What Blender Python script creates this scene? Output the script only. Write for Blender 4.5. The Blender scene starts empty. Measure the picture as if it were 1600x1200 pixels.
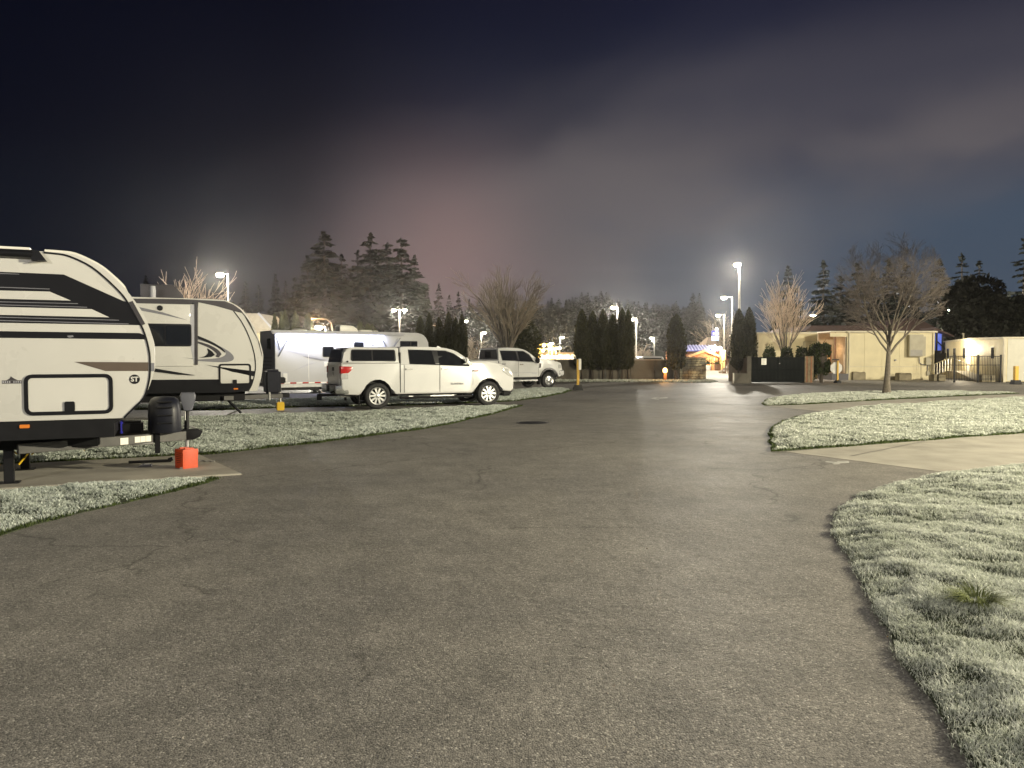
import bpy, bmesh, math, random
import numpy as np
from mathutils import Vector, Matrix

# ------------------------------------------------------------------ camera, sky, exposure
SC = bpy.context.scene
COL = SC.collection
FPX, HORIZON, CAM_H = 1180.0, 558.0, 1.65
PITCH = math.atan((600 - HORIZON) / FPX)
cam_data = bpy.data.cameras.new("camera")
cam_data.sensor_width = 36.0
cam_data.lens = FPX / 1600 * 36.0
cam_data.clip_start, cam_data.clip_end = 0.05, 3000
cam = bpy.data.objects.new("camera", cam_data)
COL.objects.link(cam)
cam.location = (0, 0, CAM_H)
cam.rotation_euler = (math.pi / 2 - PITCH, 0, 0)
SC.camera = cam

SC.view_settings.view_transform = 'Standard'
SC.view_settings.look = 'None'
SC.view_settings.gamma = 1.0
SC.view_settings.use_curve_mapping = False
SC.view_settings.exposure = 3.0
SC.cycles.use_denoising = True
SC.cycles.sample_clamp_indirect = 3.0
SC.cycles.max_bounces = 6
SC.cycles.volume_bounces = 0
SC.cycles.use_light_tree = True
SC.cycles.caustics_reflective = False
SC.cycles.caustics_refractive = False

world = bpy.data.worlds.new("World")
SC.world = world
world.use_nodes = True

def build_sky():
    nt = world.node_tree
    N, L = nt.nodes, nt.links
    for n in list(N):
        N.remove(n)
    out = N.new('ShaderNodeOutputWorld')
    bg = N.new('ShaderNodeBackground')
    L.new(bg.outputs[0], out.inputs[0])
    tc = N.new('ShaderNodeTexCoord')
    sep = N.new('ShaderNodeSeparateXYZ')
    L.new(tc.outputs['Generated'], sep.inputs[0])
    def math_(op, a, b=None, clamp=False):
        n = N.new('ShaderNodeMath'); n.operation = op; n.use_clamp = clamp
        for i, v in enumerate((a, b)):
            if v is None: continue
            if isinstance(v, (int, float)): n.inputs[i].default_value = v
            else: L.new(v, n.inputs[i])
        return n.outputs[0]
    def ramp(v, stops, interp='EASE'):
        n = N.new('ShaderNodeValToRGB'); n.color_ramp.interpolation = interp
        els = n.color_ramp.elements
        while len(els) < len(stops): els.new(0.5)
        for e, (p, c) in zip(els, stops):
            e.position = p; e.color = (*c, 1) if not isinstance(c, (int, float)) else (c, c, c, 1)
        L.new(v, n.inputs[0]); return n.outputs[0]
    def mixc(f, a, b, mode='MIX'):
        n = N.new('ShaderNodeMix'); n.data_type = 'RGBA'; n.blend_type = mode
        for i, v in ((0, f), (6, a), (7, b)):
            if isinstance(v, (int, float)): n.inputs[i].default_value = v
            elif isinstance(v, tuple): n.inputs[i].default_value = (*v, 1)
            else: L.new(v, n.inputs[i])
        return n.outputs[2]
    def noise(scale, detail, rough, dist=0.0, loc=(0, 0, 0), sc=(1, 1, 1)):
        m = N.new('ShaderNodeMapping'); m.inputs[1].default_value = loc; m.inputs[3].default_value = sc
        L.new(tc.outputs['Generated'], m.inputs[0])
        n = N.new('ShaderNodeTexNoise'); n.inputs['Scale'].default_value = scale
        n.inputs['Detail'].default_value = detail; n.inputs['Roughness'].default_value = rough
        n.inputs['Distortion'].default_value = dist
        L.new(m.outputs[0], n.inputs['Vector']); return n.outputs[0]
    x, y, z = sep.outputs
    # clear night sky: deep navy overhead, a little paler low down towards the town in the north-east
    clear = ramp(z, [(0.0, (0.066, 0.088, 0.120)), (0.15, (0.055, 0.078, 0.112)), (0.27, (0.015, 0.020, 0.042)), (0.45, (0.006, 0.007, 0.020)), (1.0, (0.003, 0.003, 0.008))])
    half = math_('ADD', math_('MULTIPLY', x, 0.5), 0.5)
    east = ramp(half, [(0.0, 0.03), (0.22, 0.06), (0.36, 0.14), (0.50, 0.60), (0.64, 1.0), (1.0, 1.0)])
    sky = mixc(1.0, clear, east, 'MULTIPLY')
    sky = mixc(1.0, sky, (0.0008, 0.0014, 0.0060), 'ADD')
    # low stratus, lit from below by the lamps of the town
    n1 = noise(2.0, 5, 0.45, 0.25, (0.35, 0.0, 0.1), (1.0, 1.0, 2.2))
    n2 = noise(5.0, 6, 0.5, 0.4, (1.3, 0.4, 0.0), (1.0, 1.0, 2.0))
    nn = math_('ADD', math_('MULTIPLY', n1, 0.7), math_('MULTIPLY', n2, 0.3))
    wob = math_('MULTIPLY', math_('SUBTRACT', nn, 0.5), 0.42)
    # the cloud bank leans: its lower rim rises towards the east
    lean = math_('ADD', math_('ADD', math_('SUBTRACT', z, math_('MULTIPLY', x, 0.26)), 0.5), wob)
    bank = ramp(lean, [(0.49, 0.0), (0.55, 0.35), (0.625, 0.95), (0.71, 0.95), (0.79, 0.42), (0.87, 0.10), (1.0, 0.03)])
    cl = math_('MULTIPLY', bank, ramp(nn, [(0.32, 0.62), (0.50, 0.85), (0.66, 1.0)]))
    west = ramp(half, [(0.0, 0.0), (0.28, 0.03), (0.36, 0.22), (0.43, 0.70), (0.50, 0.98), (0.58, 1.0), (1.0, 0.9)])
    cl = math_('MULTIPLY', cl, west, True)
    fade = ramp(z, [(0.0, 1.0), (0.23, 1.0), (0.32, 0.50), (0.40, 0.14), (0.60, 0.06), (1.0, 0.03)])
    cl = math_('MULTIPLY', cl, fade, True)
    sky = mixc(cl, sky, (0.138, 0.121, 0.125))
    # warm glow of the town in the mist low in the north
    v = N.new('ShaderNodeVectorMath'); v.operation = 'DOT_PRODUCT'
    L.new(tc.outputs['Generated'], v.inputs[0])
    gd = Vector((-0.095, 0.98, 0.125)).normalized(); v.inputs[1].default_value = gd
    glow = math_('POWER', math_('MAXIMUM', v.outputs['Value'], 0.0), 170.0)
    glow = math_('MULTIPLY', glow, ramp(nn, [(0.30, 0.30), (0.62, 0.62)]))
    sky = mixc(glow, sky, (0.33, 0.20, 0.185))
    L.new(sky, bg.inputs[0])
    bg.inputs[1].default_value = 0.125      # exposure +3 is for this night scene
build_sky()

# ------------------------------------------------------------------ from photograph to place
def ray(u, v):
    a, b = (u - 800) / FPX, (600 - v) / FPX
    return Vector((a, math.cos(PITCH) + math.sin(PITCH) * b, -math.sin(PITCH) + math.cos(PITCH) * b))
CAMP = Vector((0, 0, CAM_H))
def G(u, v, z=0.0):
    r = ray(u, v); t = (z - CAM_H) / r.z
    return CAMP + r * t
def P(u, v, Y):
    r = ray(u, v)
    return CAMP + r * (Y / r.y)
def DY(v):                                   # distance of a ground point seen at image row v
    return G(800, v).y

class Side:
    """local frame of a parked thing: x along its heading, near side at y = -w/2"""
    def __init__(s, origin, deg, w):
        s.o = Vector((origin.x, origin.y, 0)); s.a = math.radians(deg); s.w = w
        s.e = Vector((math.cos(s.a), math.sin(s.a), 0)); s.l = Vector((-math.sin(s.a), math.cos(s.a), 0))
    def near(s, u, v, y=None):
        """pixel -> (x, z) on the plane y (default the near side)"""
        y = -s.w / 2 if y is None else y
        p0 = s.o + s.l * y; r = ray(u, v)
        t = (p0 - CAMP).dot(s.l) / r.dot(s.l)
        p = CAMP + r * t
        return ((p - s.o).dot(s.e), p.z)
    def place(s, ob):
        ob.location = s.o; ob.rotation_euler = (0, 0, s.a)

# ------------------------------------------------------------------ objects
def link(o, parent=None):
    COL.objects.link(o)
    if parent is not None: o.parent = parent
    return o
def tag(o, label=None, cat=None, group=None, kind=None):
    if label: o['label'] = label
    if cat: o['category'] = cat
    if group: o['group'] = group
    if kind: o['kind'] = kind
    return o
def thing(name, label, cat, loc=(0, 0, 0), rotz=0.0, group=None):
    o = bpy.data.objects.new(name, None); link(o)
    o.location = loc; o.rotation_euler = (0, 0, rotz)
    return tag(o, label, cat, group)
def add(name, bm, mat, parent=None, deform=None, sharp=35, label=None):
    if deform:
        bmesh.ops.triangulate(bm, faces=[f for f in bm.faces if len(f.verts) > 4])
        for v in bm.verts: v.co = Vector(deform(v.co))
    bmesh.ops.recalc_face_normals(bm, faces=bm.faces)
    me = bpy.data.meshes.new(name); bm.to_mesh(me); bm.free()
    if sharp:
        me.shade_smooth(); me.set_sharp_from_angle(angle=math.radians(sharp))
    if mat: me.materials.append(mat)
    o = bpy.data.objects.new(name, me); link(o, parent)
    if label: o['label'] = label
    return o
def raw(name, co, faces, mat, parent=None, smooth=False):
    """mesh from numpy: co (n,3), faces (m,3) or (m,4)"""
    me = bpy.data.meshes.new(name)
    co = np.asarray(co, dtype=np.float32); faces = np.asarray(faces, dtype=np.int32)
    k = faces.shape[1]
    me.vertices.add(len(co)); me.vertices.foreach_set('co', co.ravel())
    me.loops.add(faces.size); me.loops.foreach_set('vertex_index', faces.ravel())
    me.polygons.add(len(faces)); me.polygons.foreach_set('loop_start', np.arange(0, faces.size, k, dtype=np.int32))
    me.update(calc_edges=True)
    if smooth: me.shade_smooth()
    if mat: me.materials.append(mat)
    o = bpy.data.objects.new(name, me); link(o, parent)
    return o
def dup(root, loc, rotz=0.0, scale=None, label=None, group=None):
    r = root.copy(); COL.objects.link(r); r.location = loc; r.rotation_euler = (0, 0, rotz)
    if scale is not None: r.scale = scale if hasattr(scale, '__len__') else (scale,) * 3
    if label: r['label'] = label
    if group: r['group'] = group
    for ch in list(root.children):
        c = ch.copy(); COL.objects.link(c); c.parent = r
        for g in ch.children:
            d = g.copy(); COL.objects.link(d); d.parent = c
    return r

# ------------------------------------------------------------------ shapes
def B(): return bmesh.new()
def prism(poly, y0, y1, bevel=0.0, seg=2, bm=None):
    """polygon in x-z pushed along y"""
    bm = bm or B()
    a = [bm.verts.new((x, y0, z)) for x, z in poly]; b = [bm.verts.new((x, y1, z)) for x, z in poly]
    n = len(poly); fs = [bm.faces.new(a), bm.faces.new(b[::-1])]
    for i in range(n): fs.append(bm.faces.new((a[i], b[i], b[(i + 1) % n], a[(i + 1) % n])))
    if bevel:
        es = set(fs[0].edges) | set(fs[1].edges)
        bmesh.ops.bevel(bm, geom=list(es), offset=bevel, segments=seg, affect='EDGES', profile=0.6, clamp_overlap=True)
    return bm
def slab(poly, z0, z1, bm=None, bevel=0.0):
    """polygon in x-y pushed along z"""
    bm = bm or B()
    a = [bm.verts.new((x, y, z0)) for x, y in poly]; b = [bm.verts.new((x, y, z1)) for x, y in poly]
    n = len(poly); top = bm.faces.new(b); bm.faces.new(a[::-1])
    for i in range(n): bm.faces.new((a[i], a[(i + 1) % n], b[(i + 1) % n], b[i]))
    if bevel: bmesh.ops.bevel(bm, geom=list(top.edges), offset=bevel, segments=2, affect='EDGES')
    return bm
def box(c, s, bevel=0.0, seg=2, bm=None, rot=None):
    bm = bm or B()
    m = Matrix.Translation(Vector(c)) @ (rot.to_4x4() if rot else Matrix.Identity(4)) @ Matrix.Diagonal((s[0], s[1], s[2], 1))
    r = bmesh.ops.create_cube(bm, size=1.0, matrix=m)
    if bevel:
        es = {e for v in r['verts'] for e in v.link_edges}
        bmesh.ops.bevel(bm, geom=list(es), offset=bevel, segments=seg, affect='EDGES', clamp_overlap=True)
    return bm
def bx(x0, x1, y0, y1, z0, z1, bevel=0.0, seg=2, bm=None):
    return box(((x0 + x1) / 2, (y0 + y1) / 2, (z0 + z1) / 2), (abs(x1 - x0), abs(y1 - y0), abs(z1 - z0)), bevel, seg, bm)
def tube(pts, r, n=8, bm=None, cap=True):
    bm = bm or B()
    pts = [Vector(p) for p in pts]; rs = r if hasattr(r, '__len__') else [r] * len(pts)
    prev = None; rings = []
    for i, p in enumerate(pts):
        d = (pts[min(i + 1, len(pts) - 1)] - pts[max(i - 1, 0)]).normalized()
        ref = Vector((0, 0, 1)) if abs(d.z) < 0.9 else Vector((1, 0, 0))
        s = d.cross(ref).normalized(); t = s.cross(d)
        ring = [bm.verts.new(p + (s * math.cos(2 * math.pi * k / n) + t * math.sin(2 * math.pi * k / n)) * rs[i]) for k in range(n)]
        if rings:
            q = rings[-1]
            for k in range(n): bm.faces.new((q[k], q[(k + 1) % n], ring[(k + 1) % n], ring[k]))
        rings.append(ring)
    if cap:
        bm.faces.new(rings[0][::-1]); bm.faces.new(rings[-1])
    return bm
def lathe(prof, n=24, axis='z', loc=(0, 0, 0), bm=None):
    """profile [(r, h)] turned round an axis; r = 0 ends close it"""
    bm = bm or B(); rings = []
    def pt(r, h, k):
        c, s = math.cos(2 * math.pi * k / n) * r, math.sin(2 * math.pi * k / n) * r
        p = {'z': (c, s, h), 'y': (c, h, s), 'x': (h, c, s)}[axis]
        return Vector(p) + Vector(loc)
    for r, h in prof:
        rings.append([bm.verts.new(pt(0, h, 0))] if r < 1e-6 else [bm.verts.new(pt(r, h, k)) for k in range(n)])
    for a, b in zip(rings, rings[1:]):
        for k in range(n):
            i, j = k, (k + 1) % n
            if len(a) == 1 and len(b) == 1: continue
            if len(a) == 1: bm.faces.new((a[0], b[i], b[j]))
            elif len(b) == 1: bm.faces.new((a[i], b[0], a[j]))
            else: bm.faces.new((a[i], b[i], b[j], a[j]))
    return bm
def rrect(x0, x1, z0, z1, r, n=4):
    pts = []
    for cx, cz, a0 in ((x1 - r, z1 - r, 0), (x0 + r, z1 - r, 90), (x0 + r, z0 + r, 180), (x1 - r, z0 + r, 270)):
        for k in range(n + 1):
            a = math.radians(a0 + 90 * k / n); pts.append((cx + r * math.cos(a), cz + r * math.sin(a)))
    return pts
def ring(outer, inner, y0, y1, bm=None):
    """frame between two outlines with the same number of points"""
    bm = bm or B(); n = len(outer)
    oa = [bm.verts.new((x, y0, z)) for x, z in outer]; ia = [bm.verts.new((x, y0, z)) for x, z in inner]
    ob = [bm.verts.new((x, y1, z)) for x, z in outer]; ib = [bm.verts.new((x, y1, z)) for x, z in inner]
    for k in range(n):
        j = (k + 1) % n
        bm.faces.new((oa[k], oa[j], ia[j], ia[k])); bm.faces.new((ob[k], ib[k], ib[j], ob[j]))
        bm.faces.new((oa[k], ob[k], ob[j], oa[j])); bm.faces.new((ia[k], ia[j], ib[j], ib[k]))
    return bm
def curve2(pts, n=5):
    """smooth line through points (open Catmull-Rom)"""
    out = []; q = [pts[0]] + list(pts) + [pts[-1]]
    for i in range(1, len(q) - 2):
        p0, p1, p2, p3 = (np.array(q[i + k], float) for k in (-1, 0, 1, 2))
        for k in range(n):
            t = k / n
            out.append(tuple(0.5 * ((2 * p1) + (-p0 + p2) * t + (2 * p0 - 5 * p1 + 4 * p2 - p3) * t * t + (-p0 + 3 * p1 - 3 * p2 + p3) * t ** 3)))
    out.append(tuple(pts[-1])); return out
def ribbon(pts, w):
    """outline of a band of width w along a line in the plane"""
    L, R = [], []
    for i, p in enumerate(pts):
        a, b = np.array(pts[max(i - 1, 0)]), np.array(pts[min(i + 1, len(pts) - 1)])
        d = (b - a) / (np.linalg.norm(b - a) + 1e-9); nrm = np.array((-d[1], d[0])) * w / 2
        L.append(tuple(np.array(p) + nrm)); R.append(tuple(np.array(p) - nrm))
    return L + R[::-1]
def text_bm(s, size, depth, bold=0.0):
    cu = bpy.data.curves.new('t', 'FONT'); cu.body = s; cu.size = size; cu.extrude = depth; cu.offset = bold
    cu.align_x = 'CENTER'; cu.align_y = 'CENTER'; cu.resolution_u = 3
    o = bpy.data.objects.new('t', cu); COL.objects.link(o)
    dg = bpy.context.evaluated_depsgraph_get(); me = o.evaluated_get(dg).to_mesh()
    bm = B(); bm.from_mesh(me); bpy.data.objects.remove(o)
    return bm

# ------------------------------------------------------------------ materials
MATS = {}
def pmat(name, col, rough=0.5, metal=0.0, var=0.12, vscale=3.0, bump=0.0, bscale=40.0, coat=0.0, rvar=0.0, emit=None, estr=0.0, spec=0.5, detail=4):
    if name in MATS: return MATS[name]
    m = bpy.data.materials.new(name); m.use_nodes = True
    N, L = m.node_tree.nodes, m.node_tree.links
    p = N['Principled BSDF']
    p.inputs['Roughness'].default_value = rough; p.inputs['Metallic'].default_value = metal
    p.inputs['Coat Weight'].default_value = coat; p.inputs['Specular IOR Level'].default_value = spec
    tc = N.new('ShaderNodeTexCoord')
    n = N.new('ShaderNodeTexNoise'); n.inputs['Scale'].default_value = vscale; n.inputs['Detail'].default_value = detail
    L.new(tc.outputs['Object'], n.inputs['Vector'])
    r = N.new('ShaderNodeValToRGB')
    lo = tuple(max(0, c * (1 - var)) for c in col); hi = tuple(c * (1 + var) for c in col)
    r.color_ramp.elements[0].position = 0.3; r.color_ramp.elements[0].color = (*lo, 1)
    r.color_ramp.elements[1].position = 0.7; r.color_ramp.elements[1].color = (*hi, 1)
    L.new(n.outputs[0], r.inputs[0]); L.new(r.outputs[0], p.inputs['Base Color'])
    if rvar:
        mr = N.new('ShaderNodeMapRange'); mr.inputs[3].default_value = rough - rvar; mr.inputs[4].default_value = rough + rvar
        L.new(n.outputs[0], mr.inputs[0]); L.new(mr.outputs[0], p.inputs['Roughness'])
    if bump:
        b = N.new('ShaderNodeTexNoise'); b.inputs['Scale'].default_value = bscale; b.inputs['Detail'].default_value = 3
        L.new(tc.outputs['Object'], b.inputs['Vector'])
        bp = N.new('ShaderNodeBump'); bp.inputs['Strength'].default_value = bump; bp.inputs['Distance'].default_value = 0.02
        L.new(b.outputs[0], bp.inputs['Height']); L.new(bp.outputs[0], p.inputs['Normal'])
    if emit:
        p.inputs['Emission Color'].default_value = (*emit, 1); p.inputs['Emission Strength'].default_value = estr
    MATS[name] = m; return m

def leafmat(name, lo, hi, trans=0.25, rough=0.6, tip=None):
    if name in MATS: return MATS[name]
    m = bpy.data.materials.new(name); m.use_nodes = True
    N, L = m.node_tree.nodes, m.node_tree.links
    p = N['Principled BSDF']; p.inputs['Roughness'].default_value = rough; p.inputs['Specular IOR Level'].default_value = 0.25
    g = N.new('ShaderNodeNewGeometry'); tc = N.new('ShaderNodeTexCoord')
    n = N.new('ShaderNodeTexNoise'); n.inputs['Scale'].default_value = 1.3; n.inputs['Detail'].default_value = 3
    L.new(tc.outputs['Object'], n.inputs['Vector'])
    a = N.new('ShaderNodeMath'); a.operation = 'MULTIPLY_ADD'; a.inputs[1].default_value = 0.6; L.new(g.outputs['Random Per Island'], a.inputs[0])
    a2 = N.new('ShaderNodeMath'); a2.operation = 'MULTIPLY'; a2.inputs[1].default_value = 0.5; L.new(n.outputs[0], a2.inputs[0]); L.new(a2.outputs[0], a.inputs[2])
    r = N.new('ShaderNodeValToRGB'); r.color_ramp.elements[0].color = (*lo, 1); r.color_ramp.elements[1].color = (*hi, 1)
    L.new(a.outputs[0], r.inputs[0]); c = r.outputs[0]
    if tip:      # rime sits on the upper part of each blade, the foot stays green
        at = N.new('ShaderNodeAttribute'); at.attribute_name = 'rime'
        mx_ = N.new('ShaderNodeMix'); mx_.data_type = 'RGBA'; mx_.inputs[6].default_value = (*tip, 1)
        L.new(at.outputs['Fac'], mx_.inputs[0]); L.new(c, mx_.inputs[7]); c = mx_.outputs[2]
    L.new(c, p.inputs['Base Color'])
    t = N.new('ShaderNodeBsdfTranslucent'); L.new(c, t.inputs[0])
    mx = N.new('ShaderNodeMixShader'); mx.inputs[0].default_value = trans
    L.new(p.outputs[0], mx.inputs[1]); L.new(t.outputs[0], mx.inputs[2]); L.new(mx.outputs[0], N['Material Output'].inputs[0])
    MATS[name] = m; return m

def asphalt_mat():
    m = bpy.data.materials.new('asphalt'); m.use_nodes = True
    N, L = m.node_tree.nodes, m.node_tree.links
    p = N['Principled BSDF']; tc = N.new('ShaderNodeTexCoord'); O = tc.outputs['Object']
    def noise(s, d=4, ro=0.55):
        n = N.new('ShaderNodeTexNoise'); n.inputs['Scale'].default_value = s; n.inputs['Detail'].default_value = d; n.inputs['Roughness'].default_value = ro
        L.new(O, n.inputs['Vector']); return n.outputs[0]
    def ramp(v, *st):
        r = N.new('ShaderNodeValToRGB')
        while len(r.color_ramp.elements) < len(st): r.color_ramp.elements.new(0.5)
        for e, (q, c) in zip(r.color_ramp.elements, st): e.position = q; e.color = (*c, 1)
        L.new(v, r.inputs[0]); return r.outputs[0]
    def mul(a, b, f=1.0):
        n = N.new('ShaderNodeMix'); n.data_type = 'RGBA'; n.blend_type = 'MULTIPLY'; n.inputs[0].default_value = f
        L.new(a, n.inputs[6]); L.new(b, n.inputs[7]); return n.outputs[2]
    vo = N.new('ShaderNodeTexVoronoi'); vo.inputs['Scale'].default_value = 105; vo.inputs['Randomness'].default_value = 1.0
    L.new(O, vo.inputs['Vector'])
    sp = N.new('ShaderNodeSeparateColor'); L.new(vo.outputs['Color'], sp.inputs[0])
    stones = ramp(sp.outputs[0], (0.0, (0.115, 0.111, 0.102)), (0.50, (0.218, 0.208, 0.189)), (0.90, (0.265, 0.252, 0.228)), (0.98, (0.43, 0.41, 0.37)))
    big = ramp(noise(0.22, 6, 0.62), (0.32, (0.74, 0.74, 0.76)), (0.5, (0.98, 0.97, 0.96)), (0.70, (1.22, 1.20, 1.16)))
    mid = ramp(noise(2.2, 6, 0.65), (0.30, (0.80, 0.80, 0.80)), (0.68, (1.16, 1.15, 1.14)))
    c = mul(mul(stones, big), mid)
    # fine cracks and sealed lines
    cv = N.new('ShaderNodeTexVoronoi'); cv.feature = 'DISTANCE_TO_EDGE'; cv.inputs['Scale'].default_value = 0.23
    mp = N.new('ShaderNodeMapping'); wn = N.new('ShaderNodeTexNoise'); wn.inputs['Scale'].default_value = 1.5; wn.inputs['Detail'].default_value = 6
    L.new(O, wn.inputs['Vector'])
    wadd = N.new('ShaderNodeMix'); wadd.data_type = 'RGBA'; wadd.blend_type = 'ADD'; wadd.inputs[0].default_value = 0.9
    L.new(O, wadd.inputs[6]); L.new(wn.outputs[1], wadd.inputs[7]); L.new(wadd.outputs[2], cv.inputs['Vector'])
    gate = noise(0.35, 3)
    ck = N.new('ShaderNodeMath'); ck.operation = 'ADD'; L.new(cv.outputs['Distance'], ck.inputs[0])
    gr = N.new('ShaderNodeMapRange'); gr.inputs[1].default_value = 0.40; gr.inputs[2].default_value = 0.50; gr.inputs[3].default_value = 0.05; gr.inputs[4].default_value = 0.0
    L.new(gate, gr.inputs[0]); L.new(gr.outputs[0], ck.inputs[1])
    c = mul(c, ramp(ck.outputs[0], (0.0, (0.55, 0.55, 0.55)), (0.006, (1, 1, 1))))
    L.new(c, p.inputs['Base Color'])
    rr = N.new('ShaderNodeMapRange'); rr.inputs[3].default_value = 0.50; rr.inputs[4].default_value = 0.72
    L.new(noise(0.6, 4), rr.inputs[0]); L.new(rr.outputs[0], p.inputs['Roughness'])
    p.inputs['Specular IOR Level'].default_value = 0.20
    b1 = N.new('ShaderNodeBump'); b1.inputs['Strength'].default_value = 0.35; b1.inputs['Distance'].default_value = 0.006
    L.new(vo.outputs['Distance'], b1.inputs['Height']); b1.invert = True
    b2 = N.new('ShaderNodeBump'); b2.inputs['Strength'].default_value = 0.25; b2.inputs['Distance'].default_value = 0.03
    L.new(noise(9, 4), b2.inputs['Height']); L.new(b1.outputs[0], b2.inputs['Normal']); L.new(b2.outputs[0], p.inputs['Normal'])
    return m
M_ASPHALT = asphalt_mat()
M_LOT = pmat('worn_lot_asphalt', (0.12, 0.108, 0.09), 0.8, var=0.2, vscale=0.6, bump=0.3, bscale=60)
M_CONC = pmat('concrete', (0.35, 0.325, 0.27), 0.8, var=0.18, vscale=1.7, bump=0.25, bscale=80, detail=8)
M_SOIL = pmat('turf_soil', (0.045, 0.055, 0.026), 0.95, var=0.35, vscale=7, bump=0.6, bscale=60)
M_WHITE = pmat('white_gelcoat', (0.64, 0.628, 0.585), 0.28, var=0.03, vscale=1.2, coat=0.25, rvar=0.06)
M_PAINT = pmat('white_car_paint', (0.60, 0.60, 0.585), 0.25, var=0.025, vscale=1.5, coat=0.5, rvar=0.05)
M_TRIM = pmat('white_trim', (0.8, 0.78, 0.70), 0.35, var=0.04)
M_BLACK = pmat('black_vinyl', (0.012, 0.012, 0.014), 0.28, var=0.15, vscale=3, spec=0.35)
M_DGREY = pmat('charcoal_vinyl', (0.055, 0.05, 0.055), 0.35, var=0.1)
M_GREY = pmat('grey_vinyl', (0.20, 0.20, 0.22), 0.4, var=0.1)
M_LGREY = pmat('pale_grey_vinyl', (0.42, 0.42, 0.45), 0.45, var=0.08)
M_BROWN = pmat('brown_vinyl', (0.115, 0.088, 0.068), 0.4, var=0.1)
M_GLASS = pmat('tinted_glass', (0.010, 0.011, 0.013), 0.06, var=0.1, coat=0.3)
M_RUB = pmat('rubber', (0.014, 0.014, 0.014), 0.75, var=0.25, vscale=14, bump=0.2, bscale=60)
M_ALLOY = pmat('bright_alloy', (0.62, 0.62, 0.61), 0.28, metal=0.75, var=0.06)
M_CHROME = pmat('chrome', (0.6, 0.6, 0.6), 0.18, metal=1.0, var=0.04)
M_STEEL = pmat('galvanised_steel', (0.36, 0.36, 0.35), 0.5, metal=0.5, var=0.15, vscale=9)
M_BLKMET = pmat('black_metal', (0.009, 0.009, 0.010), 0.5, var=0.2, vscale=8, spec=0.25)
M_GRYMET = pmat('dark_grey_metal', (0.060, 0.058, 0.054), 0.4, metal=0.2, var=0.2, vscale=6)
M_RED = pmat('red_lens', (0.42, 0.012, 0.010), 0.2, var=0.12, vscale=12, coat=0.4)
M_AMBER = pmat('amber_lens', (0.75, 0.22, 0.03), 0.25, var=0.1, coat=0.3)
M_CLEAR = pmat('clear_lens', (0.62, 0.62, 0.60), 0.15, metal=0.4, var=0.15, vscale=15)
M_ORANGE = pmat('orange_plastic', (0.52, 0.062, 0.012), 0.45, var=0.08, vscale=8)
M_YELLOW = pmat('yellow_plastic', (0.70, 0.45, 0.02), 0.45, var=0.08, vscale=8)
M_YPAINT = pmat('yellow_paint', (0.55, 0.33, 0.04), 0.5, var=0.2, vscale=9)
M_BEIGE = pmat('beige_cladding', (0.60, 0.53, 0.34), 0.6, var=0.07, vscale=1.5, bump=0.1, bscale=12)
M_CMU = pmat('grey_block_wall', (0.095, 0.086, 0.068), 0.9, var=0.2, vscale=1.6, bump=0.5, bscale=35)
M_WOOD = pmat('brown_wood', (0.20, 0.085, 0.035), 0.7, var=0.25, vscale=6, bump=0.2)
M_BARK = pmat('bark', (0.135, 0.115, 0.088), 0.9, var=0.35, vscale=14, bump=0.7, bscale=40)
M_TWIG = pmat('twigs', (0.27, 0.225, 0.165), 0.9, var=0.3, vscale=3)
M_TWIGLIT = pmat('lamplit_pale_twigs', (0.58, 0.46, 0.35), 0.9, var=0.25, vscale=3)  # lamplight on two bare trees put into a paler twig colour
M_TWIGR = pmat('reddish_twigs', (0.15, 0.125, 0.108), 0.9, var=0.3, vscale=3)
M_DBARK = pmat('dark_bark', (0.05, 0.04, 0.03), 0.95, var=0.3, vscale=8)
M_LEAFC = leafmat('cypress_foliage', (0.013, 0.016, 0.005), (0.055, 0.056, 0.017), trans=0.45)
M_LEAFF = leafmat('fir_foliage', (0.010, 0.012, 0.008), (0.028, 0.029, 0.018))
M_LEAFS = leafmat('shrub_foliage', (0.022, 0.034, 0.012), (0.060, 0.075, 0.025))
M_FROST = leafmat('frosted_grass', (0.50, 0.54, 0.42), (0.95, 0.96, 0.90), trans=0.3, rough=0.55, tip=(0.055, 0.085, 0.028))
M_FROST2 = leafmat('thinly_frosted_grass', (0.46, 0.52, 0.43), (0.94, 0.97, 0.92), trans=0.3, rough=0.55, tip=(0.05, 0.08, 0.028))
M_GREENG = leafmat('green_edge_grass', (0.03, 0.05, 0.012), (0.11, 0.145, 0.045), trans=0.3)
M_ROADW = pmat('road_paint', (0.50, 0.49, 0.45), 0.7, var=0.3, vscale=12, detail=8)

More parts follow.
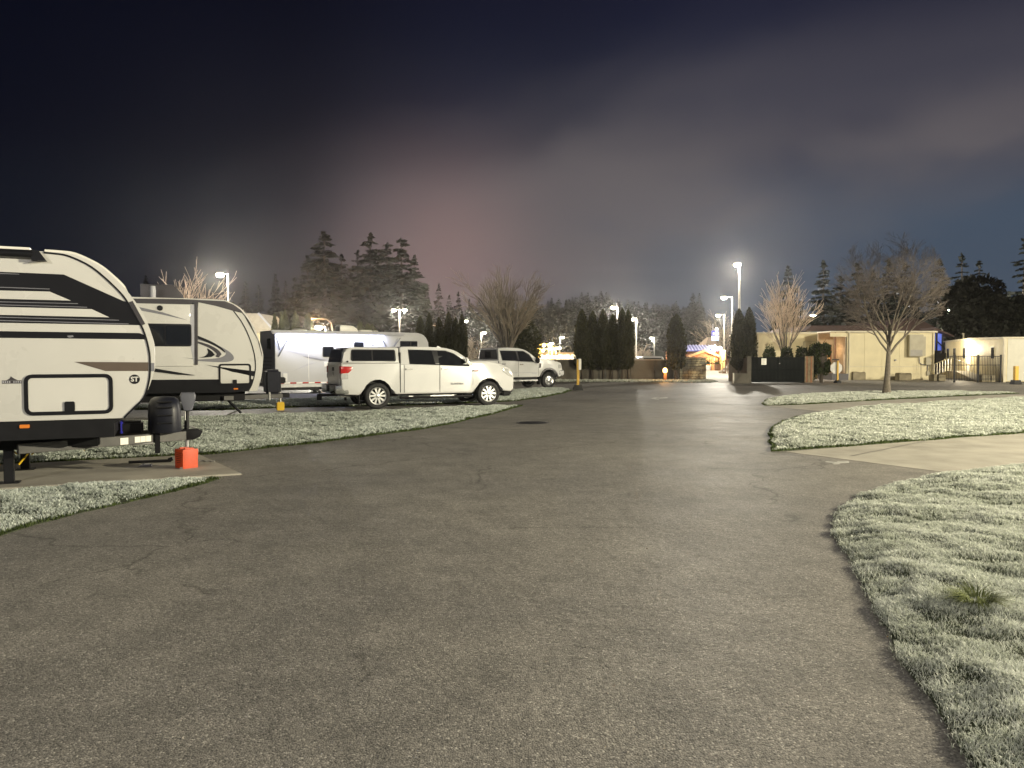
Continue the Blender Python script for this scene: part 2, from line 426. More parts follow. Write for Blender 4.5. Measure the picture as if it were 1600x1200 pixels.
# ------------------------------------------------------------------ growing things
def bare_tree(name, label, loc, H, seed, trunk_h=0.28, spread=0.5, stems=1, levels=4, kids=(7, 7, 6, 5), r0=0.12, up=0.35, twig=M_TWIG, width=1.0, cat='tree', minr=0.006, env=None):
    """leafless broadleaf tree: trunk and limbs in one mesh, the fine twigs in the crown"""
    rg = random.Random(seed)
    def grow(segs, out, lvl_out):
        pass
    limbs, twigs = [], []
    def branch(p, d, L, r, lvl):
        n = 5 if lvl < 2 else 4 if lvl < 3 else 3
        if env and lvl:
            zc, rx, rz = env
            for _ in range(8):
                q = p + d * L; f = (q.x ** 2 + q.y ** 2) / rx ** 2 + ((q.z - zc) / rz) ** 2
                if f <= 1.0 + 0.06 * rg.random(): break
                L *= 0.86
        pts, rs = [p.copy()], [r]; q = p.copy(); d = d.copy()
        for i in range(n):
            d = (d + Vector((rg.gauss(0, .10), rg.gauss(0, .10), rg.gauss(0, .06) + up * (0.10 if lvl else 0.0))) * (1.0 if lvl else 0.15)).normalized()
            q = q + d * (L / n); pts.append(q.copy()); rs.append(max(minr, r * (1 - 0.72 * (i + 1) / n)))
        (limbs if lvl < 2 else twigs).append((pts, rs, 7 if lvl == 0 else 5 if lvl == 1 else 3))
        if lvl >= levels: return
        k = kids[min(lvl, len(kids) - 1)]
        for j in range(k):
            t = (0.30 + 0.68 * (j + rg.random() * 0.8) / k) if lvl else (0.92 * trunk_h / 0.9 if False else 0.55 + 0.45 * (j + rg.random()) / k)
            f = min(t, 0.99) * n; i = int(f); pp = pts[i].lerp(pts[i + 1], f - i)
            dd = (pts[i + 1] - pts[i]).normalized()
            ax = Vector((rg.gauss(0, 1), rg.gauss(0, 1), rg.gauss(0, .5))); ax = (ax - dd * ax.dot(dd)).normalized()
            if lvl == 0:
                a = 2 * math.pi * (j * 0.382 + rg.random() * 0.08); ax = Vector((math.cos(a), math.sin(a), 0))
            ang = spread * (0.75 + 0.5 * rg.random()) * (1.0 if lvl == 0 else 0.95)
            nd = (dd * math.cos(ang) + ax * math.sin(ang)).normalized()
            nd.x *= width; nd.y *= width; nd.normalize()
            ll = L * (0.62 if lvl else (H * (1 - trunk_h) * 0.72 / L)) * (0.75 + 0.4 * rg.random()) * (1.0 - 0.30 * t if lvl else 1.0)
            branch(pp, nd, ll, rs[i] * (0.62 if lvl else 0.55), lvl + 1)
    if stems == 1:
        branch(Vector((0, 0, -0.05)), Vector((0.02, 0, 1)), H * trunk_h * 1.45, r0, 0)
        limbs[0] = (limbs[0][0], [r0 * 1.35] + [max(x, r0 * 0.5) for x in limbs[0][1][1:]], 9)
    else:
        branch(Vector((0, 0, -0.05)), Vector((0, 0, 1)), H * trunk_h, r0, 9)   # bole only
        limbs.append(twigs.pop())
        limbs[-1] = (limbs[-1][0], [r0 * 1.1] + [r0 * 0.9] * (len(limbs[-1][0]) - 1), 9)
        for j in range(stems):
            a = 2 * math.pi * j * 0.382 + rg.random() * .3; tilt = spread * math.sqrt((j + 0.5) / stems) * 1.25
            d = Vector((math.cos(a) * math.sin(tilt) * width, math.sin(a) * math.sin(tilt) * width, math.cos(tilt))).normalized()
            branch(Vector((0, 0, H * trunk_h * 0.8)), d, H * (1 - trunk_h) * (0.92 - 0.25 * (j / stems)) * (0.85 + .2 * rg.random()), r0 * 0.42, 1)
    def mesh(lst):
        co, fa = [], []
        for pts, rs, n in lst:
            base = len(co)
            for i, p in enumerate(pts):
                d = (pts[min(i + 1, len(pts) - 1)] - pts[max(i - 1, 0)]).normalized()
                s = d.cross(Vector((0.3, 0.9, 0.3))).normalized(); t = s.cross(d)
                for k in range(n):
                    a = 2 * math.pi * k / n; q = p + (s * math.cos(a) + t * math.sin(a)) * rs[i]; co.append((q.x, q.y, q.z))
            for i in range(len(pts) - 1):
                for k in range(n):
                    fa.append((base + i * n + k, base + i * n + (k + 1) % n, base + (i + 1) * n + (k + 1) % n, base + (i + 1) * n + k))
        return co, fa
    t = thing(name, label, cat, loc)
    c, f = mesh(limbs); raw('trunk', c, f, M_BARK, t, True)
    if twigs:
        c, f = mesh(twigs); raw('crown', c, f, twig, t, True)
    return t

def leaf_faces(rng, pos, out, size, up=0.6, aspect=0.45):
    """one kinked leaf spray (two triangles) at each position, pointing out and up"""
    n = len(pos)
    d = out + rng.normal(0, 0.45, (n, 3)); d[:, 2] += up
    d /= np.linalg.norm(d, axis=1)[:, None] + 1e-9
    s = np.cross(d, rng.normal(0, 1, (n, 3))); s /= np.linalg.norm(s, axis=1)[:, None] + 1e-9
    nn = np.cross(d, s)
    L = size[:, None]; W = L * aspect
    a = pos - d * L * 0.25; b = pos + s * W + d * L * 0.2; c = pos - s * W + d * L * 0.2; e = pos + d * L * 0.85 + nn * L * 0.18
    co = np.stack([a, b, e, c], 1).reshape(-1, 3)
    i = np.arange(n) * 4
    return co, np.stack([i, i + 1, i + 2, i + 3], 1)

def cypress_mesh(seed, H=4.6, R=0.62, n=7200):
    rng = np.random.default_rng(seed)
    t = rng.random(n) ** 0.85
    th = rng.random(n) * 2 * np.pi
    def rad(t): return R * np.clip(np.minimum(1.0, (t / 0.10) ** 0.5) * (1 - np.clip((t - 0.48) / 0.52, 0, 1) ** 2.0) ** 0.80, 0.015, 1)
    sub_ = rng.integers(0, 9, n)                      # most sprays on the main column, the rest on side leaders
    lump = 1 + 0.13 * np.sin(th * 3 + t * 9 + seed) + 0.10 * np.sin(th * 7 - t * 23 + seed * 2) + 0.06 * np.sin(th * 13 + t * 41)
    r = rad(t) * lump * (0.80 + 0.24 * rng.random(n))
    pos = np.stack([np.cos(th) * r, np.sin(th) * r, 0.72 + t * (H - 0.85)], 1)
    for k in range(5):
        m_ = sub_ == k; a_ = seed + k * 1.257; off = R * (0.42 + 0.14 * np.sin(seed * 3 + k)); hk = 0.66 + 0.26 * np.abs(np.sin(seed * 5.1 + k * 2.3))
        rk = R * 0.36 * (1 - np.clip((t[m_] - .55) / .45, 0, 1) ** 2) ** .8 * (0.7 + .4 * rng.random(m_.sum()))
        pos[m_] = np.stack([np.cos(a_) * off + np.cos(th[m_]) * rk, np.sin(a_) * off + np.sin(th[m_]) * rk, 0.9 + t[m_] * (H * hk - 0.9)], 1)
    out = np.stack([np.cos(th), np.sin(th), np.zeros(n)], 1) * 0.55
    size = (0.10 + 0.13 * rng.random(n)) * (1 - 0.35 * t)
    co, fa = leaf_faces(rng, pos, out, size, up=1.15, aspect=0.33)
    # a few leaders that break the outline of the top
    core = lathe([(0.0, 0.72)] + [(float(rad(np.array([k]))[0]) * 0.74, 0.72 + k * (H - 0.85)) for k in (0.02, .08, .2, .35, .5, .65, .8, .9, .97)] + [(0, H - 0.22)], 12)
    cc = np.array([v.co[:] for v in core.verts]); core.verts.index_update()
    cf = []
    for f in core.faces:
        ids = [v.index for v in f.verts]; cf.append(ids if len(ids) == 4 else ids + [ids[-1]])
    core.free()
    quads = [f for f in cf if len(set(f)) == 4]
    return np.concatenate([co, cc]), np.concatenate([fa, np.array(quads) + len(co)])
CYP = {}
def cypress(label, loc, H, R, seed, name='columnar_cypress', group=None, trunk=0.55):
    key = seed
    t = thing(name, label, 'tree', loc, seed * 1.7, group)
    if key not in CYP:
        co, fa = cypress_mesh(seed)
        crown = raw('crown', co, fa, M_LEAFC, t)
        bm = B()
        for k in range(2):
            tube([(0.09 * (k - .5) * 2, 0.05 * k, -0.03), (0.06 * (k - .5) * 2, 0, 0.5), (0.02, 0, 1.4)], [0.085, 0.06, 0.04], 7, bm)
        tr = add('trunk', bm, M_DBARK, t)
        CYP[key] = (crown.data, tr.data)
    else:
        for nm, me in zip(('crown', 'trunk'), CYP[key]): link(bpy.data.objects.new(nm, me), t)
    t.scale = (R / 0.62, R / 0.62, H / 4.6)
    return t

def fir_mesh(seed, H=20.0, R=3.4, whorls=30, dens=1.0, droop=0.35, bare=0.10):
    rng = np.random.default_rng(seed); P_, O_, S_ = [], [], []
    for i in range(whorls):
        t = (i + rng.random() * 0.6) / whorls
        z = H * (bare + (1 - bare) * t)
        rr = R * (1 - t) ** 0.85 * (0.62 + 0.55 * rng.random()) + 0.10
        if t < 0.12: rr *= 0.75
        nb = int(max(4, (9 - 4 * t)))
        for b in range(nb):
            a = rng.random() * 2 * np.pi; L = rr * (0.62 + 0.5 * rng.random())
            m = int(max(5, 20 * dens * (L / R) + 4)); s = np.sort(0.12 + 0.88 * rng.random(m))
            w = 0.30 * L * (1 - s * 0.75)
            off = rng.normal(0, 0.5, m) * w
            x = np.cos(a) * s * L - np.sin(a) * off; y = np.sin(a) * s * L + np.cos(a) * off
            zz = z + 0.10 * L - droop * L * s ** 1.6 + 0.10 * L * (s > 0.85) + rng.normal(0, 0.05, m) * L - 0.05 * np.abs(off)
            P_.append(np.stack([x, y, zz], 1))
            o = np.tile([np.cos(a), np.sin(a), -0.35], (m, 1)); O_.append(o)
            S_.append((0.36 + 0.42 * rng.random(m)) * (0.36 * R) * (0.45 + 0.75 * (1 - t)))
    pos, out, size = np.concatenate(P_), np.concatenate(O_), np.concatenate(S_)
    top = np.stack([np.zeros(8), np.zeros(8), H * (0.93 + 0.07 * np.arange(8) / 8)], 1)
    pos = np.concatenate([pos, top]); out = np.concatenate([out, np.tile([0, 0, 1.0], (8, 1))]); size = np.concatenate([size, np.full(8, 0.03 * H)])
    return leaf_faces(rng, pos, out * 1.4, size, up=-0.1, aspect=0.42)
FIR = {}
def fir(label, loc, H, seed, wide=1.0, name='fir_tree', group=None, kind=0, scale_r=None):
    key = (seed % 4, kind)
    t = thing(name, label, 'tree', loc, seed * 1.3, group)
    if key not in FIR:
        R = (3.4, 4.6, 2.6)[kind]
        co, fa = fir_mesh(seed * 7 + kind, 20.0, R, (30, 30, 22)[kind], (1.5, 2.0, 0.8)[kind], (0.35, 0.25, 0.4)[kind], (0.10, 0.06, 0.12)[kind])
        crown = raw('crown', co, fa, M_LEAFF, t)
        tr = add('trunk', tube([(0, 0, -0.2), (0, 0, 8), (0, 0, 19.2)], [0.34, 0.22, 0.03], 7), M_DBARK, t)
        FIR[key] = (crown.data, tr.data)
    else:
        for nm, me in zip(('crown', 'trunk'), FIR[key]): link(bpy.data.objects.new(nm, me), t)
    s = H / 20.0; t.scale = (s * wide, s * wide, s)
    return t

def evergreen(label, loc, R, H, seed):
    rng = np.random.default_rng(seed); t = thing('evergreen_tree', label, 'tree', loc)
    P_, O_ = [], []
    for k in range(26):
        a = rng.random() * 6.283; f = rng.random() ** .6; z = H * (.18 + .74 * rng.random())
        rr = R * (1 - ((z - .42 * H) / (.62 * H)) ** 2) ** .5 * f * .8; c = np.array([np.cos(a) * rr, np.sin(a) * rr, z]); s = R * (.28 + .2 * rng.random())
        m = 800; d = rng.normal(0, 1, (m, 3)); d /= np.linalg.norm(d, axis=1)[:, None]
        pos = c + d * (s * np.array([1, 1, .75])) * (.72 + .36 * rng.random(m))[:, None]
        P_.append(pos); O_.append(d)
    pos, out = np.concatenate(P_), np.concatenate(O_); k = pos[:, 2] > .3; pos, out = pos[k], out[k]
    co, fa = leaf_faces(rng, pos, out, .28 + .28 * rng.random(len(pos)), up=.1, aspect=.4)
    raw('crown', co, fa, M_LEAFF, t); add('trunk', tube([(0, 0, -.1), (0, 0, H * .7)], [.3, .1], 8), M_DBARK, t)
    return t
def shrub(label, loc, size, seed, name='clipped_shrub', group=None, n=1800, boxy=0.0, mat=None, leaf=0.09, cat='shrub'):
    rng = np.random.default_rng(seed); sx, sy, sz = size
    th = rng.random(n) * 2 * np.pi; ph = np.arcsin(rng.random(n) * 2 - 1)
    d = np.stack([np.cos(th) * np.cos(ph), np.sin(th) * np.cos(ph), np.sin(ph)], 1)
    if boxy: d = np.sign(d) * np.abs(d) ** (1 - boxy)
    lump = 1 + 0.10 * np.sin(th * 4 + seed) * np.cos(ph * 5) + 0.06 * rng.normal(0, 1, n)
    pos = d * (np.array([sx, sy, sz]) / 2) * (lump * (0.82 + 0.2 * rng.random(n)))[:, None]; pos[:, 2] += sz / 2 + 0.05
    co, fa = leaf_faces(rng, pos, d, leaf * (0.7 + 0.8 * rng.random(n)), up=0.35, aspect=0.5)
    t = thing(name, label, cat, loc, 0, group)
    raw('foliage', co, fa, mat or M_LEAFS, t)
    bm = B(); bmesh.ops.create_icosphere(bm, subdivisions=2, radius=1, matrix=Matrix.Translation((0, 0, sz / 2 + .05)) @ Matrix.Diagonal((sx * .39, sy * .39, sz * .40, 1)))
    tube([(0, 0, -.03), (0, 0, sz * .5)], .05, 6, bm)
    add('stem', bm, M_DBARK, t)
    return t

# grass ------------------------------------------------------------
def inside(poly, x, y):
    poly = np.asarray(poly); c = np.zeros(len(x), bool); j = len(poly) - 1
    for i in range(len(poly)):
        xi, yi = poly[i]; xj, yj = poly[j]
        k = ((yi > y) != (yj > y)) & (x < (xj - xi) * (y - yi) / (yj - yi + 1e-12) + xi); c ^= k; j = i
    return c
def edge_dist(poly, x, y):
    poly = np.asarray(poly); d = np.full(len(x), 1e9)
    for i in range(len(poly)):
        a, b = poly[i - 1], poly[i]; ab = b - a; t = np.clip(((x - a[0]) * ab[0] + (y - a[1]) * ab[1]) / (ab @ ab + 1e-9), 0, 1)
        d = np.minimum(d, np.hypot(x - a[0] - t * ab[0], y - a[1] - t * ab[1]))
    return d
def vnoise(x, y, seed):
    """cheap smooth value noise"""
    rng = np.random.default_rng(seed); T = rng.random((64, 64))
    xi, yi = np.floor(x).astype(int), np.floor(y).astype(int); fx, fy = x - xi, y - yi
    fx, fy = fx * fx * (3 - 2 * fx), fy * fy * (3 - 2 * fy)
    g = lambda a, b: T[a % 64, b % 64]
    return (g(xi, yi) * (1 - fx) + g(xi + 1, yi) * fx) * (1 - fy) + (g(xi, yi + 1) * (1 - fx) + g(xi + 1, yi + 1) * fx) * fy
def relief(x, y):
    """hummocky ground of an unmown winter lawn"""
    return 0.55 * vnoise(x * 1.9, y * 2.6, 3) + 0.30 * vnoise(x * 4.5 + 9, y * 6.0, 4) + 0.15 * vnoise(x * 11, y * 13, 5)
LAWN_H = 0.038
def ragged(poly, seed, step=0.16, amp=0.05):
    """the worn, uneven rim of a lawn"""
    out = []; P_ = np.asarray(poly)
    for i in range(len(P_)):
        a, b = P_[i], P_[(i + 1) % len(P_)]; d = b - a; L = np.hypot(*d); far = np.hypot(*((a + b) / 2)); st = step * max(1, far / 12)
        n = max(1, int(L / st)) if L < 40 else 1
        nr = np.array((-d[1], d[0])) / (L + 1e-9)
        for k in range(n):
            q = a + d * k / n; f = 0 if k == 0 else ((vnoise(np.array([q[0] * 1.3]), np.array([q[1] * 1.3]), seed)[0] - .5) * 2.4 + (vnoise(np.array([q[0] * 5.1]), np.array([q[1] * 5.1]), seed + 1)[0] - .5) * 1.2) * amp
            out.append(tuple(q + nr * f))
    return out
def lawn(name, label, poly, seed, dens=lambda Y: 2500, hgt=0.055, mat=None, green=0.0, lean=(0, 0), lift=0.045, width=0.0035, cell=0.07, edge_green=0.10):
    """a turf slab with hummocks and the grass that grows on it"""
    poly = ragged([(float(a), float(b)) for a, b in poly], seed)
    lo, hi = np.min(poly, 0), np.max(poly, 0)
    rng = np.random.default_rng(seed)
    o = add(name, slab(poly, -0.05, LAWN_H - 0.03, bevel=0.02), M_SOIL, None, sharp=0)
    o['kind'] = 'structure'
    # hummock grid
    nx, ny = int((hi[0] - lo[0]) / cell) + 2, int((hi[1] - lo[1]) / cell) + 2
    X, Y = np.meshgrid(np.linspace(lo[0], hi[0], nx), np.linspace(lo[1], hi[1], ny), indexing='ij')
    xf, yf = X.ravel(), Y.ravel()
    ins = inside(poly, xf, yf) & ((np.abs(xf) < yf * 0.75 + 3.0))
    ed = np.where(ins, edge_dist(poly, xf, yf), 0)
    Z = LAWN_H - 0.032 + np.where(ins, np.minimum(1, ed / 0.35) * (0.012 + lift * relief(xf, yf)), -0.03)
    idx = np.arange(nx * ny).reshape(nx, ny)
    q = np.stack([idx[:-1, :-1], idx[1:, :-1], idx[1:, 1:], idx[:-1, 1:]], -1).reshape(-1, 4)
    q = q[ins[q].all(1)]
    used = np.unique(q); remap = np.zeros(nx * ny, int); remap[used] = np.arange(len(used))
    s = raw('turf', np.stack([xf, yf, Z], 1)[used], remap[q], M_SOIL, o, True); s['kind'] = 'stuff'
    # blades
    xs, ys = [], []
    step = 1.0
    y0 = lo[1]
    while y0 < hi[1]:
        y1 = min(y0 + step, hi[1]); ym = max((y0 + y1) / 2, 2.0)
        xa, xb = max(lo[0], -ym * 0.72 - 1.2), min(hi[0], ym * 0.72 + 1.2)
        if xb > xa:
            n = int(dens(ym) * (xb - xa) * (y1 - y0))
            xs.append(rng.uniform(xa, xb, n)); ys.append(rng.uniform(y0, y1, n))
        y0 = y1
    x, y = np.concatenate(xs), np.concatenate(ys)
    k = inside(poly, x, y); x, y = x[k], y[k]
    ed = edge_dist(poly, x, y); rel = relief(x, y)
    cl = vnoise(x * 7, y * 9, seed + 11)
    k = rng.random(len(x)) < np.clip(2.6 * (0.55 * rel + 0.45 * cl) - 0.40, 0.10, 1)
    x, y, ed, rel, cl = (a[k] for a in (x, y, ed, rel, cl))
    n = len(x); x = x + rng.normal(0, .018, n); y = y + rng.normal(0, .018, n)
    z = LAWN_H - 0.034 + np.minimum(1, ed / 0.35) * (0.012 + lift * rel)
    h = hgt * (0.55 + 0.6 * rng.random(n)) * (0.55 + 0.8 * cl) * np.clip(0.6 + ed / 0.1, 0.6, 1)
    w = width * np.maximum(1, np.maximum(y, 3.0) / 4.2) * (0.7 + 0.6 * rng.random(n))
    az = 2 * np.pi * (vnoise(x * 5, y * 5, seed + 5) * 1.5 + 0.75 * rng.random(n)); tl = 0.35 + 0.65 * rng.random(n)
    dx, dy = np.cos(az) * tl + lean[0], np.sin(az) * tl + lean[1]
    fa = rng.random(n) * np.pi; sx, sy = np.cos(fa) * w, np.sin(fa) * w
    b = np.stack([x, y, z], 1)
    m = b + np.stack([dx * h * 0.35, dy * h * 0.35, h * 0.62], 1); t = b + np.stack([dx * h * 1.0, dy * h * 1.0, h * (1.05 - 0.35 * tl)], 1)
    S = np.stack([sx, sy, 0 * sx], 1)
    co = np.stack([b - S, b + S, m + S * 0.8, m - S * 0.8, t], 1).reshape(-1, 3)
    i = np.arange(n) * 5
    f = np.concatenate([np.stack([i, i + 1, i + 2], 1), np.stack([i, i + 2, i + 3], 1), np.stack([i + 3, i + 2, i + 4], 1)])
    # frost lies on the open lawn, the rim stays green
    e = (ed < edge_green * (0.4 + 1.2 * vnoise(x * 2.5, y * 2.5, seed + 3))) if edge_green else np.zeros(n, bool)
    e3 = np.tile(e, 3)
    g = raw('grass', co, f[~e3], mat or M_FROST, o); g['kind'] = 'stuff'
    at = g.data.attributes.new('rime', 'FLOAT', 'POINT'); fr = np.clip(0.55 + 1.0 * rel + 0.25 * rng.normal(0, 1, n), 0.2, 1)
    at.data.foreach_set('value', (np.array([.18, .18, .92, .92, 1.0])[None, :] * fr[:, None]).astype(np.float32).ravel())
    if e.any():
        f2 = f[e3]; u = np.unique(f2); rm = np.zeros(len(co), int); rm[u] = np.arange(len(u))
        g2 = raw('edge_grass', co[u], rm[f2], M_GREENG, o); g2['kind'] = 'stuff'
    if label: o['label'] = label
    return o

# ------------------------------------------------------------------ ground, road, lawns
def g2(*pp): return [tuple(G(u, v).xy) for u, v in pp]
def sheet(name, poly, z, mat):
    bm = B(); bm.faces.new([bm.verts.new((x, y, z)) for x, y in poly])
    o = add(name, bm, mat, None, sharp=0); o['kind'] = 'structure'; return o
gr = sheet('ground', [(-700, -120), (700, -120), (700, 900), (-700, 900)], -0.012, M_LOT)
tag(gr, 'wide worn asphalt ground reaching to the wooded hill')
rd = sheet('road', [(-32, -30), (40, -30), (60, 57), (-20, 57), (-32, 20)], 0.0, M_ASPHALT)
tag(rd, 'dark grey asphalt camp road with fine pale aggregate')

# concrete pads of the camp sites: directions as the parked rigs stand
def pad(name, label, poly, z=0.02):
    o = add(name, slab(poly, -0.05, z, bevel=0.008), M_CONC, None, sharp=0); o['kind'] = 'structure'
    tag(o, label); return o
e1 = Vector((math.cos(math.radians(25)), math.sin(math.radians(25))))
A, Bp = G(378, 742).xy, G(312, 712).xy
pad('concrete_pad', 'concrete parking pad under the striped travel trailer', [A, Bp, Bp - e1 * 14, A - e1 * 14], 0.022)
# pads right of the road, between the frosted islands
c0, c1 = G(1225, 706).xy, G(1490, 740).xy
pad('concrete_drive', 'pale concrete drive between two frosted lawns', [c1, c0, G(1600, 676).xy, G(1600, 676).xy + Vector((14, 6)), G(1600, 740).xy + Vector((14, 4)), G(1600, 735).xy], 0.004)
sheet('asphalt_strip', [G(1195, 634).xy, G(1560, 617).xy, G(1600, 619).xy + Vector((10, 2)), G(1290, 643.5).xy], 0.004, M_CONC)
# control joints of the drive
for (a, b) in ((G(1330, 713).xy, G(1445, 690).xy),):
    d = (b - a).normalized(); nn = Vector((-d.y, d.x)) * 0.012
    sheet('joint', [a - nn, a + nn, b + nn, b - nn], 0.0085, M_DGREY)
for k, (a, b) in enumerate(((G(640, 628).xy, G(905, 626.3).xy), (G(905, 626.3).xy, G(1010, 627.5).xy), (G(1010, 627.5).xy, G(1185, 634).xy))):
    d = (b - a).normalized(); nn = Vector((-d.y, d.x)) * (0.02 if k < 3 else 0.008)
    o = sheet('sealed_seam', [a - nn, a + nn, b + nn, b - nn], 0.003, pmat('seam_sealer', (.05, .047, .043), .95, spec=.05)); o.parent = rd
# lit paving beyond the wall gap and in front of the buildings
sheet('path', [G(1104, 597).xy, G(1147, 600).xy, P(1146, 572, 92).xy, P(1100, 572, 92).xy], 0.004, M_CONC)

NEAR = g2((1545, 1235), (1500, 1170), (1450, 1085), (1400, 1005), (1368, 945), (1335, 890), (1312, 846), (1303, 815), (1310, 795), (1338, 776), (1385, 759), (1440, 747), (1500, 737), (1560, 731), (1600, 727))
NEAR = [(2.15, 2.2)] + NEAR + [(NEAR[-1][0] + 5, NEAR[-1][1] + 1.0), (13, 9), (13, 2.2)]
lawn('lawn', 'frosted hummocky lawn curving along the road edge, with a green tuft', NEAR, 21,
     dens=lambda Y: 19000 if Y < 5 else 14000 if Y < 7 else 8500 if Y < 9 else 5000, hgt=0.042, lift=0.11, lean=(-0.1, -0.05), width=0.0019, edge_green=0.0)
ISL2 = g2((1206, 706), (1202, 692), (1206, 670), (1222, 658), (1250, 651), (1290, 645), (1340, 637), (1420, 633), (1500, 628), (1600, 622))
ISL2 = ISL2 + [(ISL2[-1][0] + 9, ISL2[-1][1] + 2)] + [(c[0], c[1]) for c in [tuple(G(1600, 677).xy + Vector((9, 3)))]] + g2((1600, 677), (1400, 692))
lawn('lawn', 'long frosted lawn island between two drives', ISL2, 22, dens=lambda Y: 3000 if Y < 17 else 2000, hgt=0.05, lift=0.10, lean=(-0.1, -0.1), width=0.0032, cell=0.14, edge_green=0.07)
ISL1 = g2((1190, 631), (1196, 626), (1215, 621.5), (1250, 618), (1310, 614.5), (1400, 613), (1500, 613.5), (1592, 615), (1540, 617), (1400, 624), (1250, 632.5), (1195, 634))
lawn('lawn', 'narrow frosted lawn island around the foot of the bare tree', ISL1, 23, dens=lambda Y: 1200, hgt=0.06, lift=0.09, width=0.003, cell=0.25, edge_green=0.06)
LNEAR = g2((-60, 860), (0, 838), (60, 818), (130, 800), (200, 785), (270, 769), (330, 752), (345, 748))
a0 = G(345, 746).xy
LNEAR = LNEAR + [tuple(a0 - e1 * k + Vector((0, -0.03))) for k in (0.6, 2.2, 5)] 
lawn('lawn', 'small frosted wedge of lawn beside the striped trailer pad', LNEAR, 24, dens=lambda Y: 6500, hgt=0.045, lift=0.08, mat=M_FROST2, width=0.0028, edge_green=0.05)
f0 = Bp + Vector((-0.03, 0.03))
LMID = [tuple(f0)] + g2((345, 709), (420, 700), (500, 692.5), (560, 684), (640, 674), (700, 664), (750, 652), (785, 643), (818, 634))
LMID += [tuple(G(640, 641).xy), tuple(G(560, 646).xy), tuple(G(440, 648.5).xy), tuple(G(300, 655).xy), tuple(G(100, 668).xy)] + [tuple(f0 - e1 * 11)]
lawn('lawn', 'broad frosted lawn between the striped trailer and the camper-shell pickup', LMID, 25, dens=lambda Y: 4200 if Y < 16 else 2300, hgt=0.05, lift=0.09, mat=M_FROST2, width=0.003, cell=0.12, edge_green=0.07)
LFAR = g2((800, 627), (850, 621), (884, 613.5), (893, 609.5), (880, 606.5), (840, 607.5), (790, 611), (700, 617), (560, 629), (400, 637), (250, 643), (330, 632), (560, 636), (700, 631))
LFAR = g2((806, 627), (850, 621), (884, 614), (893, 610), (880, 607), (840, 608), (780, 611.5), (640, 618), (480, 625), (250, 634), (150, 640), (330, 641), (480, 636), (640, 634))
lawn('lawn', 'frosted lawn strip between the two white pickups', LFAR, 26, dens=lambda Y: 1500, hgt=0.055, lift=0.09, mat=M_FROST2, width=0.003, cell=0.25, edge_green=0.1)
LWALL = g2((640, 598.5), (880, 596.8), (1000, 597.2), (1110, 598), (1122, 596.5)) + [(P(1110, 590, 53.4).x, 53.5), (-14, 53.5)]
lawn('lawn', 'thin strip of frosted grass along the block wall', LWALL, 27, dens=lambda Y: 260, hgt=0.10, lift=0.05, width=0.003, cell=0.4, edge_green=0)

# a tuft of long grass on the near lawn
def tuft(loc, n, seed, label):
    rng = np.random.default_rng(seed); a = rng.random(n) * 6.283; r = 0.06 * np.sqrt(rng.random(n)); L = 0.10 + 0.10 * rng.random(n)
    b = np.stack([np.cos(a) * r, np.sin(a) * r, 0 * a], 1); o = np.stack([np.cos(a), np.sin(a), 0 * a], 1)
    m = b + o * (L * 0.35)[:, None]; m[:, 2] = L * 0.62; t = b + o * (L * (0.85 + .4 * rng.random(n)))[:, None]; t[:, 2] = L * (0.35 + .5 * rng.random(n))
    s = np.stack([-np.sin(a), np.cos(a), 0 * a], 1) * 0.0028
    co = np.stack([b - s, b + s, m + s, m - s, t], 1).reshape(-1, 3); i = np.arange(n) * 5
    f = np.concatenate([np.stack([i, i + 1, i + 2], 1), np.stack([i, i + 2, i + 3], 1), np.stack([i + 3, i + 2, i + 4], 1)])
    t_ = thing('grass_tuft', label, 'grass tuft', loc)
    g = raw('grass_blades', co, f, M_TUFT, t_); g['kind'] = 'stuff'
M_TUFT = leafmat('tuft_grass', (0.06, 0.085, 0.02), (0.30, 0.33, 0.14), trans=0.3)
q = G(1525, 965); tuft((q.x, q.y, 0.04), 420, 5, 'long green grass tuft on the frosted lawn near the road bend')

# painted marks and the manhole
def mark(name, polys, label, cat, z=0.004):
    t = thing(name, label, cat, (0, 0, 0))
    for p in polys:
        bm = B(); bm.faces.new([bm.verts.new((x, y, z)) for x, y in p]); add('paint_stripe', bm, M_ROADW, t, sharp=0)
    return t
mark('arrow_marking', [g2((1026, 623.3), (1043, 622.2), (1043, 620.5), (1026, 621.6)), g2((1016, 622.5), (1029, 620), (1029, 625))],
     'worn white arrow painted on the road before the stone wall', 'road marking')
mark('number_marking', [g2((1290, 721), (1309, 722.5), (1309, 724), (1290, 722.5)), g2((1308, 721.5), (1326, 721.2), (1327, 723.6), (1309, 724.3)), g2((1300, 724.5), (1311, 723), (1313, 725.5), (1303, 726))],
     'worn white painted mark at the mouth of the concrete drive', 'road marking')
mh = thing('manhole_cover', 'round iron manhole cover set in the asphalt', 'manhole cover', G(832, 660.5))
add('cover_plate', lathe([(0, 0.006), (0.33, 0.006), (0.34, 0.003), (0.34, 0.0)], 32), M_BLKMET, mh)
add('frame', lathe([(0.35, 0.0), (0.35, 0.007), (0.41, 0.006), (0.42, 0.0)], 32), M_GRYMET, mh)

